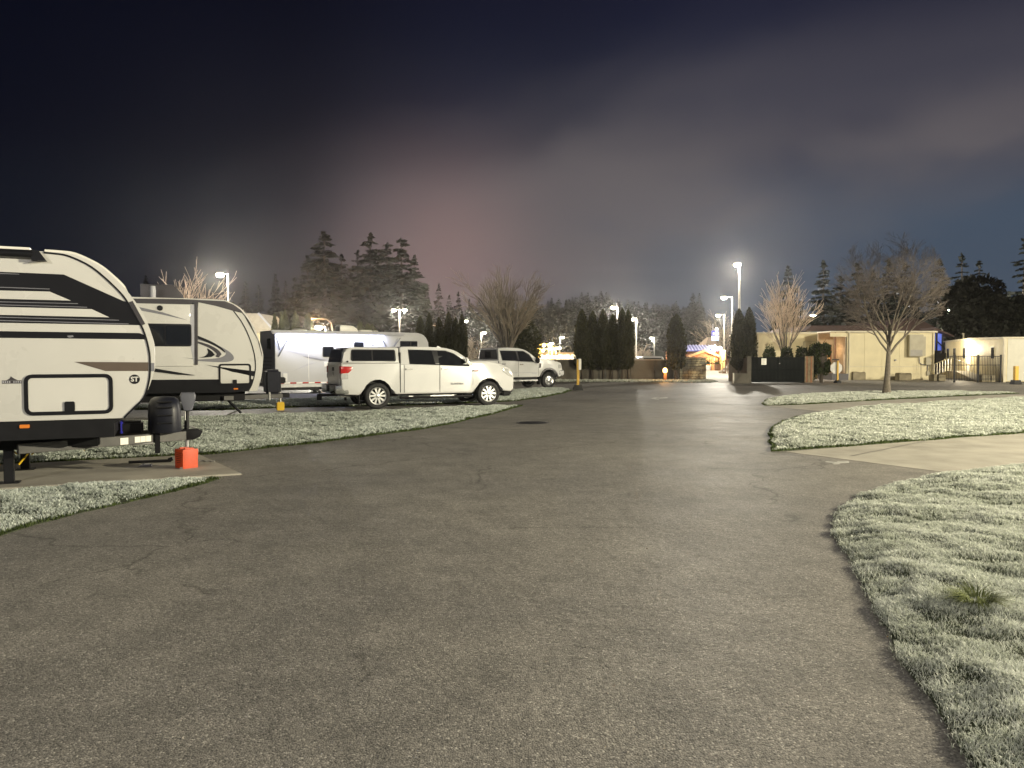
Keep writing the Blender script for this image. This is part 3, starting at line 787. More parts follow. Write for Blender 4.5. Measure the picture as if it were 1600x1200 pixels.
# hill beyond with its wood
def hill():
    nx, ny = 90, 16; co = []
    for j in range(ny):
        for i in range(nx):
            x = -260 + 560 * i / (nx - 1); y = 150 + 240 * j / (ny - 1); t = j / (ny - 1)
            crest = 11 + 4 * math.sin(x * 0.021 + 1.0) + 2.0 * math.sin(x * 0.06) - 0.055 * max(0, x - 20) - 0.02 * max(0, -x - 60)
            s = min(1, t / 0.42); h = max(0.0, crest) * (s * s * (3 - 2 * s)) * (1 if t < .55 else 1 - (t - .55))
            co.append((x, y, h - 0.5))
    fa = [(j * nx + i, j * nx + i + 1, (j + 1) * nx + i + 1, (j + 1) * nx + i) for j in range(ny - 1) for i in range(nx - 1)]
    o = raw('hill', co, fa, M_SOIL, None, True); tag(o, 'dark wooded hill behind the camp', kind='structure')
    def h(x, y):
        t = (y - 150) / 240; crest = 11 + 4 * math.sin(x * 0.021 + 1.0) + 2.0 * math.sin(x * 0.06) - 0.055 * max(0, x - 20) - 0.02 * max(0, -x - 60)
        s = min(1, max(0, t) / 0.42); return max(0.0, crest) * (s * s * (3 - 2 * s)) * (1 if t < .55 else 1 - (t - .55)) - 0.5
    return h
HILL = hill()

# ------------------------------------------------------------------ lamps
LP = 1200.0          # watts of a lamp head
M_LENS = pmat('lamp_lens', (0.9, 0.88, 0.8), 0.3, var=0.0, emit=(1.0, 0.86, 0.58), estr=6.0)
M_LENSO = pmat('sodium_lens', (0.9, 0.8, 0.6), 0.3, var=0.0, emit=(1.0, 0.55, 0.20), estr=2.5)
M_POLE = pmat('lamp_pole', (0.30, 0.28, 0.24), 0.5, metal=0.3, var=0.12, vscale=4)
WARM, SODIUM, COOL = (1.0, 0.93, 0.79), (1.0, 0.52, 0.18), (0.95, 0.93, 0.86)
def light(parent, loc, power, col=WARM, r=0.16):
    ld = bpy.data.lights.new('lamp_light', 'POINT'); ld.energy = power; ld.color = col; ld.shadow_soft_size = r
    o = bpy.data.objects.new('lamp_light', ld); link(o, parent); o.location = loc; return o
def lamp_post(label, u, v, Y, power=1.0, arms=(180,), col=WARM, lens=None, r=0.075, arm=0.55, xy=None, h=None, on=True, group=None, cut=False):
    """steel pole with box heads; (u, v) is where the photograph shows the head"""
    p = P(u, v, Y) if xy is None else Vector((xy[0], xy[1], h))
    a0 = math.radians(arms[0])
    ax, ay = (arm * math.cos(a0), arm * math.sin(a0)) if len(arms) == 1 else (0, 0)
    t = thing('lamp_post', label, 'street lamp', (p.x - ax, p.y - ay, 0), 0, group)
    H = p.z + 0.22
    add('pole', tube([(0, 0, 0.25), (0, 0, H * .5), (0, 0, H)], [r * 1.25, r, r * 0.72], 10), M_POLE, t)
    add('base', lathe([(0, 0), (r * 2.6, 0), (r * 2.6, 0.45), (r * 2.2, 0.5), (0, 0.5)], 14), M_CONC, t)
    for a in arms:
        c, s = math.cos(math.radians(a)), math.sin(math.radians(a)); rot = Matrix.Rotation(math.radians(a), 3, 'Z')
        add('arm', tube([(0, 0, H - 0.05), (c * arm * .7, s * arm * .7, H + 0.02)], 0.03, 6), M_POLE, t)
        hd = add('lamp_head', box((c * arm, s * arm, H + 0.03), (0.55, 0.34, 0.14), 0.03, 2, rot=rot), M_POLE, t)
        add('lens', lathe([(0.28, -0.035), (0.31, -0.08), (0.27, -0.18), (0.15, -0.25), (0, -0.27)], 16, 'z', (c * arm, s * arm, H)), lens or M_LENS, hd)
        if on:
            lo = light(t, (c * arm, s * arm, H - 0.48), LP * power / len(arms), col)
            if cut:      # flat-lens head: nothing leaves it upwards
                ld = bpy.data.lights.new('lamp_light', 'SPOT'); ld.energy = LP * power; ld.color = col; ld.shadow_soft_size = 0.16
                ld.spot_size = math.radians(178); ld.spot_blend = 0.02; lo.data = ld
    return t
lamp_post('bright lamp post rising behind the black-and-white travel trailer', 344, 432, 56, 1.1, (200,))
lamp_post('double-headed lamp post behind the aluminium horse trailer', 624, 486, 96, 1.0, (0, 180), arm=0.7)
lamp_post('lamp post beside the dark cypress row, beyond the wall', 728, 503, 112, 0.8, (0,))
lamp_post('lamp post over the orange-lit bare bush', 757, 521, 125, 0.6, (0,))
lamp_post('lamp post beside the yellow timber pavilion', 879, 528, 150, .4, (0,), col=COOL)
lamp_post('lamp post hidden behind the row of cypresses at the wall', 958, 482, 92, .9, (180,))
lamp_post('lamp post at the lit end of the cypress row', 988, 500, 100, .9, (180,))
lamp_post('low distant lamp post above the white van roof', 1018, 529, 150, .45, (180,))
lamp_post('lamp post behind the wooden lodge with its arm turned to the road', 1131, 467, 80, .55, (180,), arm=0.9)
lamp_post('shorter lamp post over the lodge entrance sign', 1122, 494, 108, .7, (180,), arm=0.9)
lamp_post('tallest lamp post, rising behind the pair of dark cypresses', 1152, 416, 64, 1.0, (200,), r=0.11, arm=0.25)
lamp_post('lamp post above the dark roof behind the beige buildings', 1272, 494, 100, 1.0, (0,))
lamp_post('lamp post seen through the bare island tree', 1407, 491, 92, 0.35, (0,), col=COOL)
lamp_post('lamp post in front of the dark round evergreen', 1482, 485, 72, 1.0, (0,), col=COOL)
lamp_post('short lamp post standing just behind the horse trailer roof', 498, 514, 62, 1.0, (180,), r=0.05)
# lamps of this road beside and behind the photographer, then one added lamp
lamp_post('roadside lamp post next to the near frosted lawn', 0, 0, 0, 4.5, (180,), xy=(22, 6), h=6.8, cut=True, col=(1, .91, .67))
lamp_post('roadside lamp post beside the long lawn island', 0, 0, 0, 3.1, (180,), xy=(40, 27), h=8.6, cut=True, col=(1, .91, .70))
lamp_post('roadside lamp post where the camp road begins', 0, 0, 0, .75, (90,), xy=(-9, -14), h=8.0, cut=True, col=(1, .95, .87))
lamp_post('unseen lamp post added behind the camera to brighten the road', 0, 0, 0, .16, (90,), xy=(9.5, -4), h=9.0, cut=True, col=(1, .95, .85))  # added lamp, unseen, makes a brighter pool on the middle asphalt
# arm lamps of the street
def street_lamp(label, u, v, Y, reach, power, col=SODIUM):
    p = P(u, v, Y); t = thing('street_lamp', label, 'street lamp', (p.x + reach, p.y, 0)); H = p.z
    pts = [(0, 0, 0), (0, 0, H - 1.2), (-0.15, 0, H - 0.4), (-0.7, 0, H + 0.02), (-reach + .3, 0, H + 0.12)]
    add('pole', tube(pts, [0.10, 0.08, 0.06, 0.045, 0.04], 8), M_POLE, t)
    hd = add('lamp_head', lathe([(0, -.32), (0.09, -.26), (0.13, 0), (0.09, .26), (0, .32)], 10, 'x', (-reach, 0, H + 0.10)), M_POLE, t)
    add('lens', lathe([(0, -.10), (0.12, -.06), (0.15, 0.02), (0, 0.03)], 12, 'z', (-reach, 0, H)), M_LENSO, hd)
    light(t, (-reach, 0, H - 0.25), LP * power, col)
street_lamp('street lamp on a curved arm behind the lit cypress tops', 485, 499, 90, 2.6, 0.55)
street_lamp('small orange street lamp beside the cypress row', 636, 512, 150, 2.6, 0.4)
street_lamp('small orange street lamp between the cypress row tips', 665, 509, 140, 2.6, 0.4)

# ------------------------------------------------------------------ wheels
def wheel(parent, x, y, z, r, wd=0.27, out=-1, rim='spoke', rr=0.62):
    """tyre with a rim on the outer side (out = -1 faces -y)"""
    h = wd / 2
    prof = [(r * rr, -h * .8), (r * (rr + .06), -h * .95), (r * .86, -h), (r * .95, -h * .86), (r * .992, -h * .6), (r, -h * .3), (r, h * .3), (r * .992, h * .6), (r * .95, h * .86), (r * .86, h), (r * (rr + .06), h * .95), (r * rr, h * .8)]
    t = add('wheel', lathe(prof, 36, 'y'), M_RUB, parent); t.location = (x, y, z)
    R = r * rr; f = out * h
    bm = B()
    lathe([(R * 1.02, f * .82), (R * 1.0, f * .95), (R * .90, f * .88), (R * .86, f * .3), (R * .86, -f * .6)], 36, 'y', bm=bm)      # barrel and lip
    if rim == 'spoke':
        for k in range(5):
            for s in (-1, 1):
                a = 2 * math.pi * k / 5 + s * 0.22 + 0.3
                a2 = 2 * math.pi * k / 5 + s * 0.30 + 0.3
                c, sn = math.cos(a), math.sin(a); c2, s2 = math.cos(a2), math.sin(a2)
                w0, w1 = R * .085, R * .125
                pts = []
                for yy in (f * .84, f * .60):
                    pts += [(c * R * .22 - sn * w0, yy, sn * R * .22 + c * w0), (c * R * .22 + sn * w0, yy, sn * R * .22 - c * w0),
                            (c2 * R * .93 + s2 * w1, yy + 0, s2 * R * .93 - c2 * w1), (c2 * R * .93 - s2 * w1, yy, s2 * R * .93 + c2 * w1)]
                v = [bm.verts.new(p) for p in pts]
                for q in ((0, 1, 2, 3), (7, 6, 5, 4), (0, 4, 5, 1), (1, 5, 6, 2), (2, 6, 7, 3), (3, 7, 4, 0)): bm.faces.new([v[i] for i in q])
        lathe([(0, f * .93), (R * .20, f * .90), (R * .30, f * .78), (R * .30, f * .5)], 20, 'y', bm=bm)
    else:
        # steel dually-style disc with hand holes suggested by a raised ring of bosses
        lathe([(R * .90, f * .70), (R * .74, f * .55), (R * .70, f * .80), (R * .44, f * .86), (R * .40, f * 1.05), (R * .26, f * 1.22), (0, f * 1.24)], 32, 'y', bm=bm)
    rm = add('rim', bm, M_ALLOY, t)
    back = add('brake_disc', lathe([(0, f * .28), (R * .84, f * .28), (R * .84, f * .2), (0, f * .2)], 24, 'y'), M_BLKMET, t)
    if rim != 'spoke':
        bm = B()
        for k in range(8):
            a = 2 * math.pi * k / 8
            lathe([(0, f * .875), (R * .085, f * .87), (R * .085, f * .6)], 10, 'y', (math.cos(a) * R * .57, 0, math.sin(a) * R * .57), bm)
        hh = add('hand_holes', bm, M_BLKMET, t); hh['kind'] = 'stuff'
    return t

def panel(name, S, px, mat, parent, layer=1, t=0.003, y=None, smooth=False, deform=None, label=None):
    """flat piece on the near side, traced where the photograph shows it"""
    yy = -S.w / 2 if y is None else y
    pts = [S.near(u, v, yy) for u, v in px]
    return add(name, prism(pts, yy - t * layer, yy + 0.012), mat, parent, sharp=0, deform=deform, label=label)

# ------------------------------------------------------------------ travel trailer with the black diagonal stripes
def trailer_striped():
    S = Side(G(288, 731), 25, 2.42)
    def Z1(a, b): return (a / 6.316, 370 + b / 6.316)
    def Z2(a, b): return (a / 5.216, 550 + b / 5.216)
    T = thing('travel_trailer', 'striped black-and-cream travel trailer with a round emblem and a black-framed hatch', 'trailer'); S.place(T)
    N = lambda pts: [S.near(*p) for p in pts]
    y0 = -S.w / 2; y1 = S.w / 2
    front = [Z1(440, 145), Z1(550, 152), Z1(700, 166), Z1(800, 198), Z1(900, 244), Z1(1000, 300), Z1(1100, 380), Z1(1200, 474), Z1(1300, 592), Z1(1400, 735), Z1(1460, 862), Z1(1505, 990), Z1(1522, 1100), Z2(1258, 90), Z2(1252, 170), Z2(1228, 250), Z2(1200, 322), Z2(1165, 387), Z2(1100, 452), Z2(1040, 512), Z2(1005, 540)]
    fr = curve2(N(front), 4)
    zt = fr[0][1]; zb = fr[-1][1]
    rear = -9.2
    outline = [(rear, zb), (rear, zt - 0.12), (rear + 0.12, zt)] + fr
    body = add('body', prism(outline, y0, y1, 0.012, 2), M_WHITE, T)
    # black line that follows the front edge, a darker outer band in it
    line = curve2(N([Z1(430, 155), Z1(480, 160), Z1(620, 176), Z1(720, 207), Z1(850, 267), Z1(950, 333), Z1(1050, 418), Z1(1150, 513), Z1(1230, 603), Z1(1300, 720), Z1(1392, 872), Z1(1442, 1005), Z1(1475, 1150), Z2(1222, 100), Z2(1220, 200), Z2(1194, 320), Z2(1159, 390), Z2(1094, 452), Z2(1010, 536)]), 3)
    add('edge_line', prism(ribbon(line, 0.022), y0 - 0.009, y0 + 0.01), M_BLACK, T, sharp=0)
    line2 = curve2(N([Z1(1290, 640), Z1(1372, 790), Z1(1415, 868)]), 3)
    add('edge_band', prism(ribbon(line2, 0.05), y0 - 0.010, y0 + 0.01), M_DGREY, T, sharp=0)
    rr = rear + 0.3
    def st(name, pts, mat, layer, label=None):
        q = N([Z1(*p) for p in pts])
        add(name, prism(q, y0 - 0.003 * layer, y0 + 0.01), mat, T, sharp=0)
    L0 = lambda zz: (-900, zz - 15)     # off the frame the stripes run on to the rear of the wall
    st('dark_stripe', [(-4200, 210), (0, 345), (630, 372), (1220, 635), (1262, 643), (1390, 872), (0, 848), (-4200, 770)], M_BLACK, 1)
    st('pale_stripe', [(-4200, 430), (0, 530), (490, 541), (700, 630), (0, 612), (-4200, 520)], M_WHITE, 2)
    st('pale_stripe', [(-4200, 600), (0, 692), (905, 714), (1080, 795), (0, 770), (-4200, 690)], M_WHITE, 2)
    for a, b, c in ((486, 512, 490), (640, 656, 770), (665, 692, 860), (790, 820, 1175), (822, 856, 1270)):
        st('pin_stripe', [(-900, a - 24), (c, b), (c, b + 7), (-900, a - 15)], M_GREY, 2)
    st('pin_stripe', [(0, 358), (190, 366), (190, 372), (0, 366)], M_GREY, 2)
    st('lower_stripe', [(-4200, 850), (0, 931), (1375, 950), (1427, 970), (1430, 1012), (0, 997), (-4200, 920)], M_BLACK, 1)
    st('clearance_lamp', [(665, 975), (720, 972), (728, 988), (690, 996), (668, 990)], M_GREY, 3)
    q = N([Z2(605, 80), Z2(1210, 84), Z2(1210, 155), Z2(860, 155)]); add('brown_wedge', prism(q, y0 - .003, y0 + .01), M_BROWN, T, sharp=0)
    q = N([Z2(1226, 88), Z2(1258, 90), Z2(1258, 157), Z2(1226, 157)]); add('brown_wedge', prism(q, y0 - .004, y0 + .01), M_GREY, T, sharp=0)
    # hatch
    (xa, za), (xb, zb2) = S.near(*Z2(200, 520)), S.near(*Z2(918, 177))
    h = add('hatch', prism(rrect(xa + .04, xb - .04, za + .04, zb2 - .04, .05), y0 - 0.006, y0 + .01), M_WHITE, T)
    add('frame', ring(rrect(xa, xb, za, zb2, .09), rrect(xa + .045, xb - .045, za + .045, zb2 - .045, .05), y0 - 0.016, y0 + .01), M_BLACK, h)
    (lx0, lz0), (lx1, lz1) = S.near(*Z2(527, 487)), S.near(*Z2(610, 402))
    lt = add('latch', prism(rrect(lx0, lx1, lz0, lz1, .02), y0 - 0.022, y0), M_BLKMET, h)
    # emblem and badge
    ex, ez = S.near(*Z2(1097, 222)); R = 0.062
    em = add('emblem', lathe([(0, -0.004), (R, -0.004), (R, 0.01)], 28, 'y', (ex, y0, ez)), M_BLACK, T)
    bm = text_bm('ST', 0.085, 0.001, 0.003)
    for v in bm.verts: v.co = Vector((ex + v.co.x, y0 - 0.006 - v.co.z, ez + v.co.y - .002))
    add('lettering', bm, M_WHITE, em, sharp=0)
    (bx0, bz0), (bx1, bz1) = S.near(*Z2(18, 258)), S.near(*Z2(175, 230))
    bd = add('badge', prism([(bx0, bz0), (bx1, bz0), (bx1, bz1), (bx0, bz1)], y0 - .004, y0 + .01), M_DGREY, T, sharp=0)
    xm = (bx0 + bx1) / 2; w = bx1 - bx0
    add('badge_peak', prism([(xm - w * .28, bz1 + .002), (xm - w * .12, bz1 + .02), (xm - .01, bz1 + .05), (xm + w * .12, bz1 + .022), (xm + w * .3, bz1 + .002)], y0 - .004, y0 + .01), M_DGREY, bd, sharp=0)
    bm = B()
    for k in range(9):
        if k == 4: continue
        cx = bx0 + w * (k + .5) / 9; bx(cx - w * .03, cx + w * .03, y0 - .007, y0 - .002, bz0 + .008, bz1 - .008, bm=bm)
    add('badge_lettering', bm, M_LGREY, bd, sharp=0)['kind'] = 'stuff'
    # roof edge: rolled awning on the near side, roof cap
    ax, az = S.near(*Z1(335, 160))
    aw = add('awning_roll', tube([(rear + .6, y0 - .05, az - .02), (ax, y0 - .05, az - .02)], .05, 12), M_BLACK, T)
    add('awning_bracket', prism([(ax - .02, az - .10), (ax + .14, az - .10), (ax + .06, az + .02), (ax - .02, az + .04)], y0 - .09, y0 + .01), M_BLACK, T)
    add('awning_strut', tube([(ax - .06, y0 - .03, az - .13), (ax + .08, y0 - .06, az - .09)], .008, 6), M_STEEL, T)
    add('roof_cap', bx(rear + .3, fr[0][0] - .14, y0 + .02, y1 - .02, zt - .02, zt + .045, .02), M_TRIM, T)
    add('roof_edge', prism(ribbon([(p[0], p[1] + .012) for p in fr[:30]], .03), y0 + .004, y1 - .004), M_TRIM, T)
    # lower dark belt and chassis
    bl = N([Z2(930, 582), Z2(1005, 540)]); fx = bl[0][0]
    add('skirt', prism([(rear, zb - .005), (fr[-1][0] - .01, zb - .005), (fx, bl[0][1]), (fx, S.near(*Z2(930, 690))[1]), (rear, S.near(*Z2(300, 715))[1])], y0 + .006, y1 - .006), M_BLKMET, T)
    (am0, amz0), (am1, amz1) = S.near(*Z2(160, 622)), S.near(*Z2(242, 590))
    add('marker_light', prism(rrect(am0, am1, amz0, amz1, .012), y0 - .012, y0 + .01), M_AMBER, T)
    # A-frame tongue
    tz = S.near(247, 684, -0.25)[1]
    for s in (-1, 1):
        bm = B(); p0, p1 = Vector((fx - 1.1, s * 0.95, tz + .0)), Vector((0.02, s * .07, tz))
        d = (p1 - p0); rot = d.to_track_quat('X', 'Z').to_matrix()
        box((p0 + p1) / 2, (d.length, .065, .135), .006, 1, bm, rot)
        add('tongue_rail', bm, M_GRYMET, T)
    add('coupler', prism([(-.16, tz - .06), (.12, tz - .07), (.22, tz - .03), (.26, tz + .05), (.18, tz + .09), (-.1, tz + .085)], -.07, .07, .015), M_BLKMET, T)
    add('latch_lever', tube([(-.1, 0, tz + .12), (.06, 0, tz + .14), (.16, .0, tz + .10)], .014, 6), M_STEEL, T)
    # stickers and weight-distribution bracket on the near rail
    def rail(u, v, off): # point on near rail outer face
        x, z = S.near(u, v, -0.28); yy = -.07 + (x / (fx - 1.1)) * -0.88; return x, yy - off, z
    for u0, u1, v0, v1 in ((187, 199, 682, 693), (209, 217, 681, 690.5), (217.6, 225.6, 680.6, 690), (226.2, 234, 680.2, 689.6)):
        a, b = rail(u0, v1, .0), rail(u1, v0, .0)
        d = Vector((b[0] - a[0], b[1] - a[1], 0)).normalized(); nn = Vector((d.y, -d.x, 0))
        bm = B(); q = [Vector(a), Vector((b[0], b[1], a[2])), Vector(b), Vector((a[0], a[1], b[2]))]
        bm.faces.new([bm.verts.new(p + nn * .042) for p in q]); add('sticker', bm, M_TRIM, T, sharp=0)
    x, yy, z = rail(246, 690, .04)
    add('hitch_bracket', bx(x - .035, x + .035, yy - .05, yy + .10, tz - .22, tz + .11, .008), M_BLKMET, T)
    add('bracket_bolt', tube([(x, yy - .06, tz + .10), (x, yy - .06, tz + .15)], .022, 8), M_STEEL, T)
    sx0, sx1 = S.near(203, 691, -.34)[0], S.near(240, 690, -.34)[0]
    add('spring_bar', tube([(sx0, yy - .10, tz - .075), (sx1, yy - .05, tz - .07)], .014, 6), M_STEEL, T)
    # propane cover, battery box, power jack
    px0, pz0 = S.near(231, 674, 0.0); px1, pz1 = S.near(283, 619, 0.0); pc = (px0 + px1) / 2; pw = (px1 - px0) / 2
    bm = B(); rings = []
    for zz, k in ((0, .97), (.10, 1.0), (.62, .98), (.80, .93), (.92, .82), (.98, .62), (1.0, .3)):
        rings.append([bm.verts.new((pc + pw * k * math.copysign(abs(math.cos(a)) ** .6, math.cos(a)), 0.40 * k * math.copysign(abs(math.sin(a)) ** .6, math.sin(a)), pz0 + (pz1 - pz0) * zz)) for a in [2 * math.pi * i / 32 for i in range(32)]])
    for a, b in zip(rings, rings[1:]):
        for k in range(32): bm.faces.new((a[k], a[(k + 1) % 32], b[(k + 1) % 32], b[k]))
    bm.faces.new(rings[-1])
    pcv = add('propane_cover', bm, pmat('propane_cover_plastic', (0.010, 0.011, 0.018), 0.42, var=.2, vscale=9, spec=.3), T, sharp=50)
    for k in (.28, .5, .72, .88):
        add('cover_rib', bx(pc - .10, pc + .10, -.415, -.36, pz0 + (pz1 - pz0) * k - .008, pz0 + (pz1 - pz0) * k + .008, .004), M_BLKMET, pcv)
    bxx = S.near(205, 668, 0)[0]
    add('battery_box', bx(bxx - .17, bxx + .16, -.15, .15, tz + .07, tz + .24, .03), M_BLKMET, T)
    add('battery_strap', bx(bxx - .14, bxx - .10, -.155, .155, tz + .07, tz + .246, .01), pmat('blue_strap', (0.02, 0.02, 0.35), .6), T)
    jx0, jz0 = S.near(281, 642, 0); jx1, jz1 = S.near(306, 613, 0); jw = jx1 - jx0; jm = (jx0 + jx1) / 2
    jk = add('jack_post', tube([(jm - .02, 0, tz - .05), (jm - .02, 0, jz0 + .05)], .034, 12), M_BLKMET, T)
    add('jack_tube', tube([(jm - .02, 0, 0.27), (jm - .02, 0, tz)], .026, 12), M_STEEL, jk)
    add('jack_motor', prism([(jm - jw * .28, jz0), (jm + jw * .24, jz0), (jm + jw * .42, jz0 + (jz1 - jz0) * .5), (jm + jw * .5, jz0 + (jz1 - jz0) * .82), (jm + jw * .40, jz1), (jm - jw * .40, jz1), (jm - jw * .5, jz0 + (jz1 - jz0) * .8), (jm - jw * .42, jz0 + (jz1 - jz0) * .5)], -.07, .07, .025, 3), pmat('grey_plastic', (0.10, 0.105, 0.13), .45), jk)
    x, z = S.near(289, 646, -.1); add('manual_crank', tube([(x, -.10, z - .10), (x, -.10, z + .03), (x - .03, -.10, z + .035)], .010, 6), M_STEEL, jk)
    # safety chains and cable
    bm = B(); pts = [Vector((0.02, -.10, tz - .08)), Vector((.05, -.14, tz - .22)), Vector((.08, -.18, .16)), Vector((.05, -.24, .05)), Vector((-.06, -.30, .035))]
    for i in range(26):
        f = i / 25 * 3.999; k = int(f); p = pts[k].lerp(pts[k + 1], f - k); d = (pts[k + 1] - pts[k]).normalized()
        s = d.cross(Vector((1, 0, 0) if i % 2 else (0, 1, 0))).normalized() * .011
        tube([p - d * .014, p + s, p + d * .014, p - s, p - d * .014], .0035, 5, bm, False)
    add('safety_chain', bm, M_STEEL, T)['kind'] = 'stuff'
    add('brake_cable', tube([(-.25, -.2, tz - .05), (-.22, -.22, tz - .12), (-.16, -.2, tz - .14), (-.10, -.16, tz - .08)], .007, 6), M_BLKMET, T)
    # stabiliser jacks with yellow braces
    for uu, vv, yy in ((15, 757, None),):
        g = G(uu, vv); loc = Matrix.Rotation(-S.a, 3, 'Z') @ (g - S.o)
        for s in (1, -1):
            y = loc.y * s
            leg = add('stabilizer_leg', bx(loc.x - .055, loc.x + .055, y - .055, y + .055, .03, zb - .1, .006), M_BLKMET, T)
            add('foot_plate', bx(loc.x - .12, loc.x + .12, y - .10, y + .10, .018, .035, .005), M_BLKMET, leg)
            add('brace', tube([(loc.x + .09, y + .1 * s, .24), (loc.x + .34, y + .24 * s, zb - .28)], .012, 6), M_YELLOW, leg)
            add('brace', tube([(loc.x - .10, y, .25), (loc.x - .36, y - .02, zb - .34)], .012, 6), M_YELLOW, leg)
    add('crossmember', bx(rear + .3, fx - .2, -.75, .75, zb - .40, zb - .12, .02), M_BLKMET, T)
    for xx in (-5.6, -6.55):
        for s in (-1, 1): wheel(T, xx, s * 1.02, .36, .36, .22, s, 'spoke', .58)
    return S
S1 = trailer_striped()

def small_box(name, label, cat, S, u0, u1, v0, v1, mat, rotz, depth=None):
    """plastic stacking block / bucket that carries a jack"""
    p = G((u0 + u1) / 2, v1, .022); w = (u1 - u0) / FPX * p.y; h = (v1 - v0) / FPX * p.y
    a = w / (abs(math.cos(rotz)) + abs(math.sin(rotz)))
    t = thing(name, label, cat, (p.x, p.y + a * .4, p.z), rotz)
    return t, a, h
t, a, h = small_box('jack_block', 'orange plastic block under the jack of the striped travel trailer', 'jack block', S1, 269.6, 305, 702, 732, M_ORANGE, math.radians(-38))
bm = prism([(-a * .47, 0.001), (a * .47, 0.001), (a * .5, h * .9), (a * .5, h), (-a * .5, h), (-a * .5, h * .9)], -a / 2, a / 2, .012, 2); add('block', bm, M_ORANGE, t)
for k in range(6):
    w = a * (.62, .55, .66, .5, .6, .4)[k]
    add('print_line', bx(-w * .5, w * .5, -a / 2 - .003, -a / 2 + .01, h * (.80 - .10 * k), h * (.80 - .10 * k) + .007), M_BLKMET, t, sharp=0)
for sgn in (-1, 1): add('rim_lug', bx(a * .3 * sgn - .02, a * .3 * sgn + .02, -a * .3, a * .3, h - .002, h + .018, .005), M_ORANGE, t)
# black bar and wheel chock on the pad
p, q2 = G(201, 727), G(270, 724); t = thing('black_bar', 'black bar lying on the pad behind the orange block', 'bar', (p.x, p.y, .024))
d = Vector((q2.x - p.x, q2.y - p.y, 0))
add('bar', tube([(0, 0, .022), d * .97 + Vector((0, 0, .022))], .022, 8), M_BLKMET, t); add('eye', tube([d * .9 + Vector((0, 0, .03)), d + Vector((0, 0, .05))], .03, 8), M_BLKMET, t)
p = G(228, 729, .022); t = thing('wheel_chock', 'small dark block with a pale top lying on the pad', 'chock', p, math.radians(15))
add('wedge', prism([(-.11, 0), (.09, 0), (.08, .035), (-.03, .05)], -.05, .05, .006), M_DGREY, t); add('label_plate', bx(-.02, .07, -.054, .0, .04, .047, .002), M_TRIM, t)
p = G(320, 722, .022); t = thing('chain_hook', 'loose pale chain hook lying on the pad beside the orange block', 'chain', p)
bm = B(); tube([(-.10, 0, .015), (-.04, .02, .02), (.02, -.01, .015), (.06, .01, .02), (.10, .0, .012)], .010, 6, bm); tube([(.10, 0, .012), (.14, .02, .015), (.15, -.01, .015), (.11, -.02, .014)], .008, 6, bm); add('link_run', bm, M_STEEL, t)

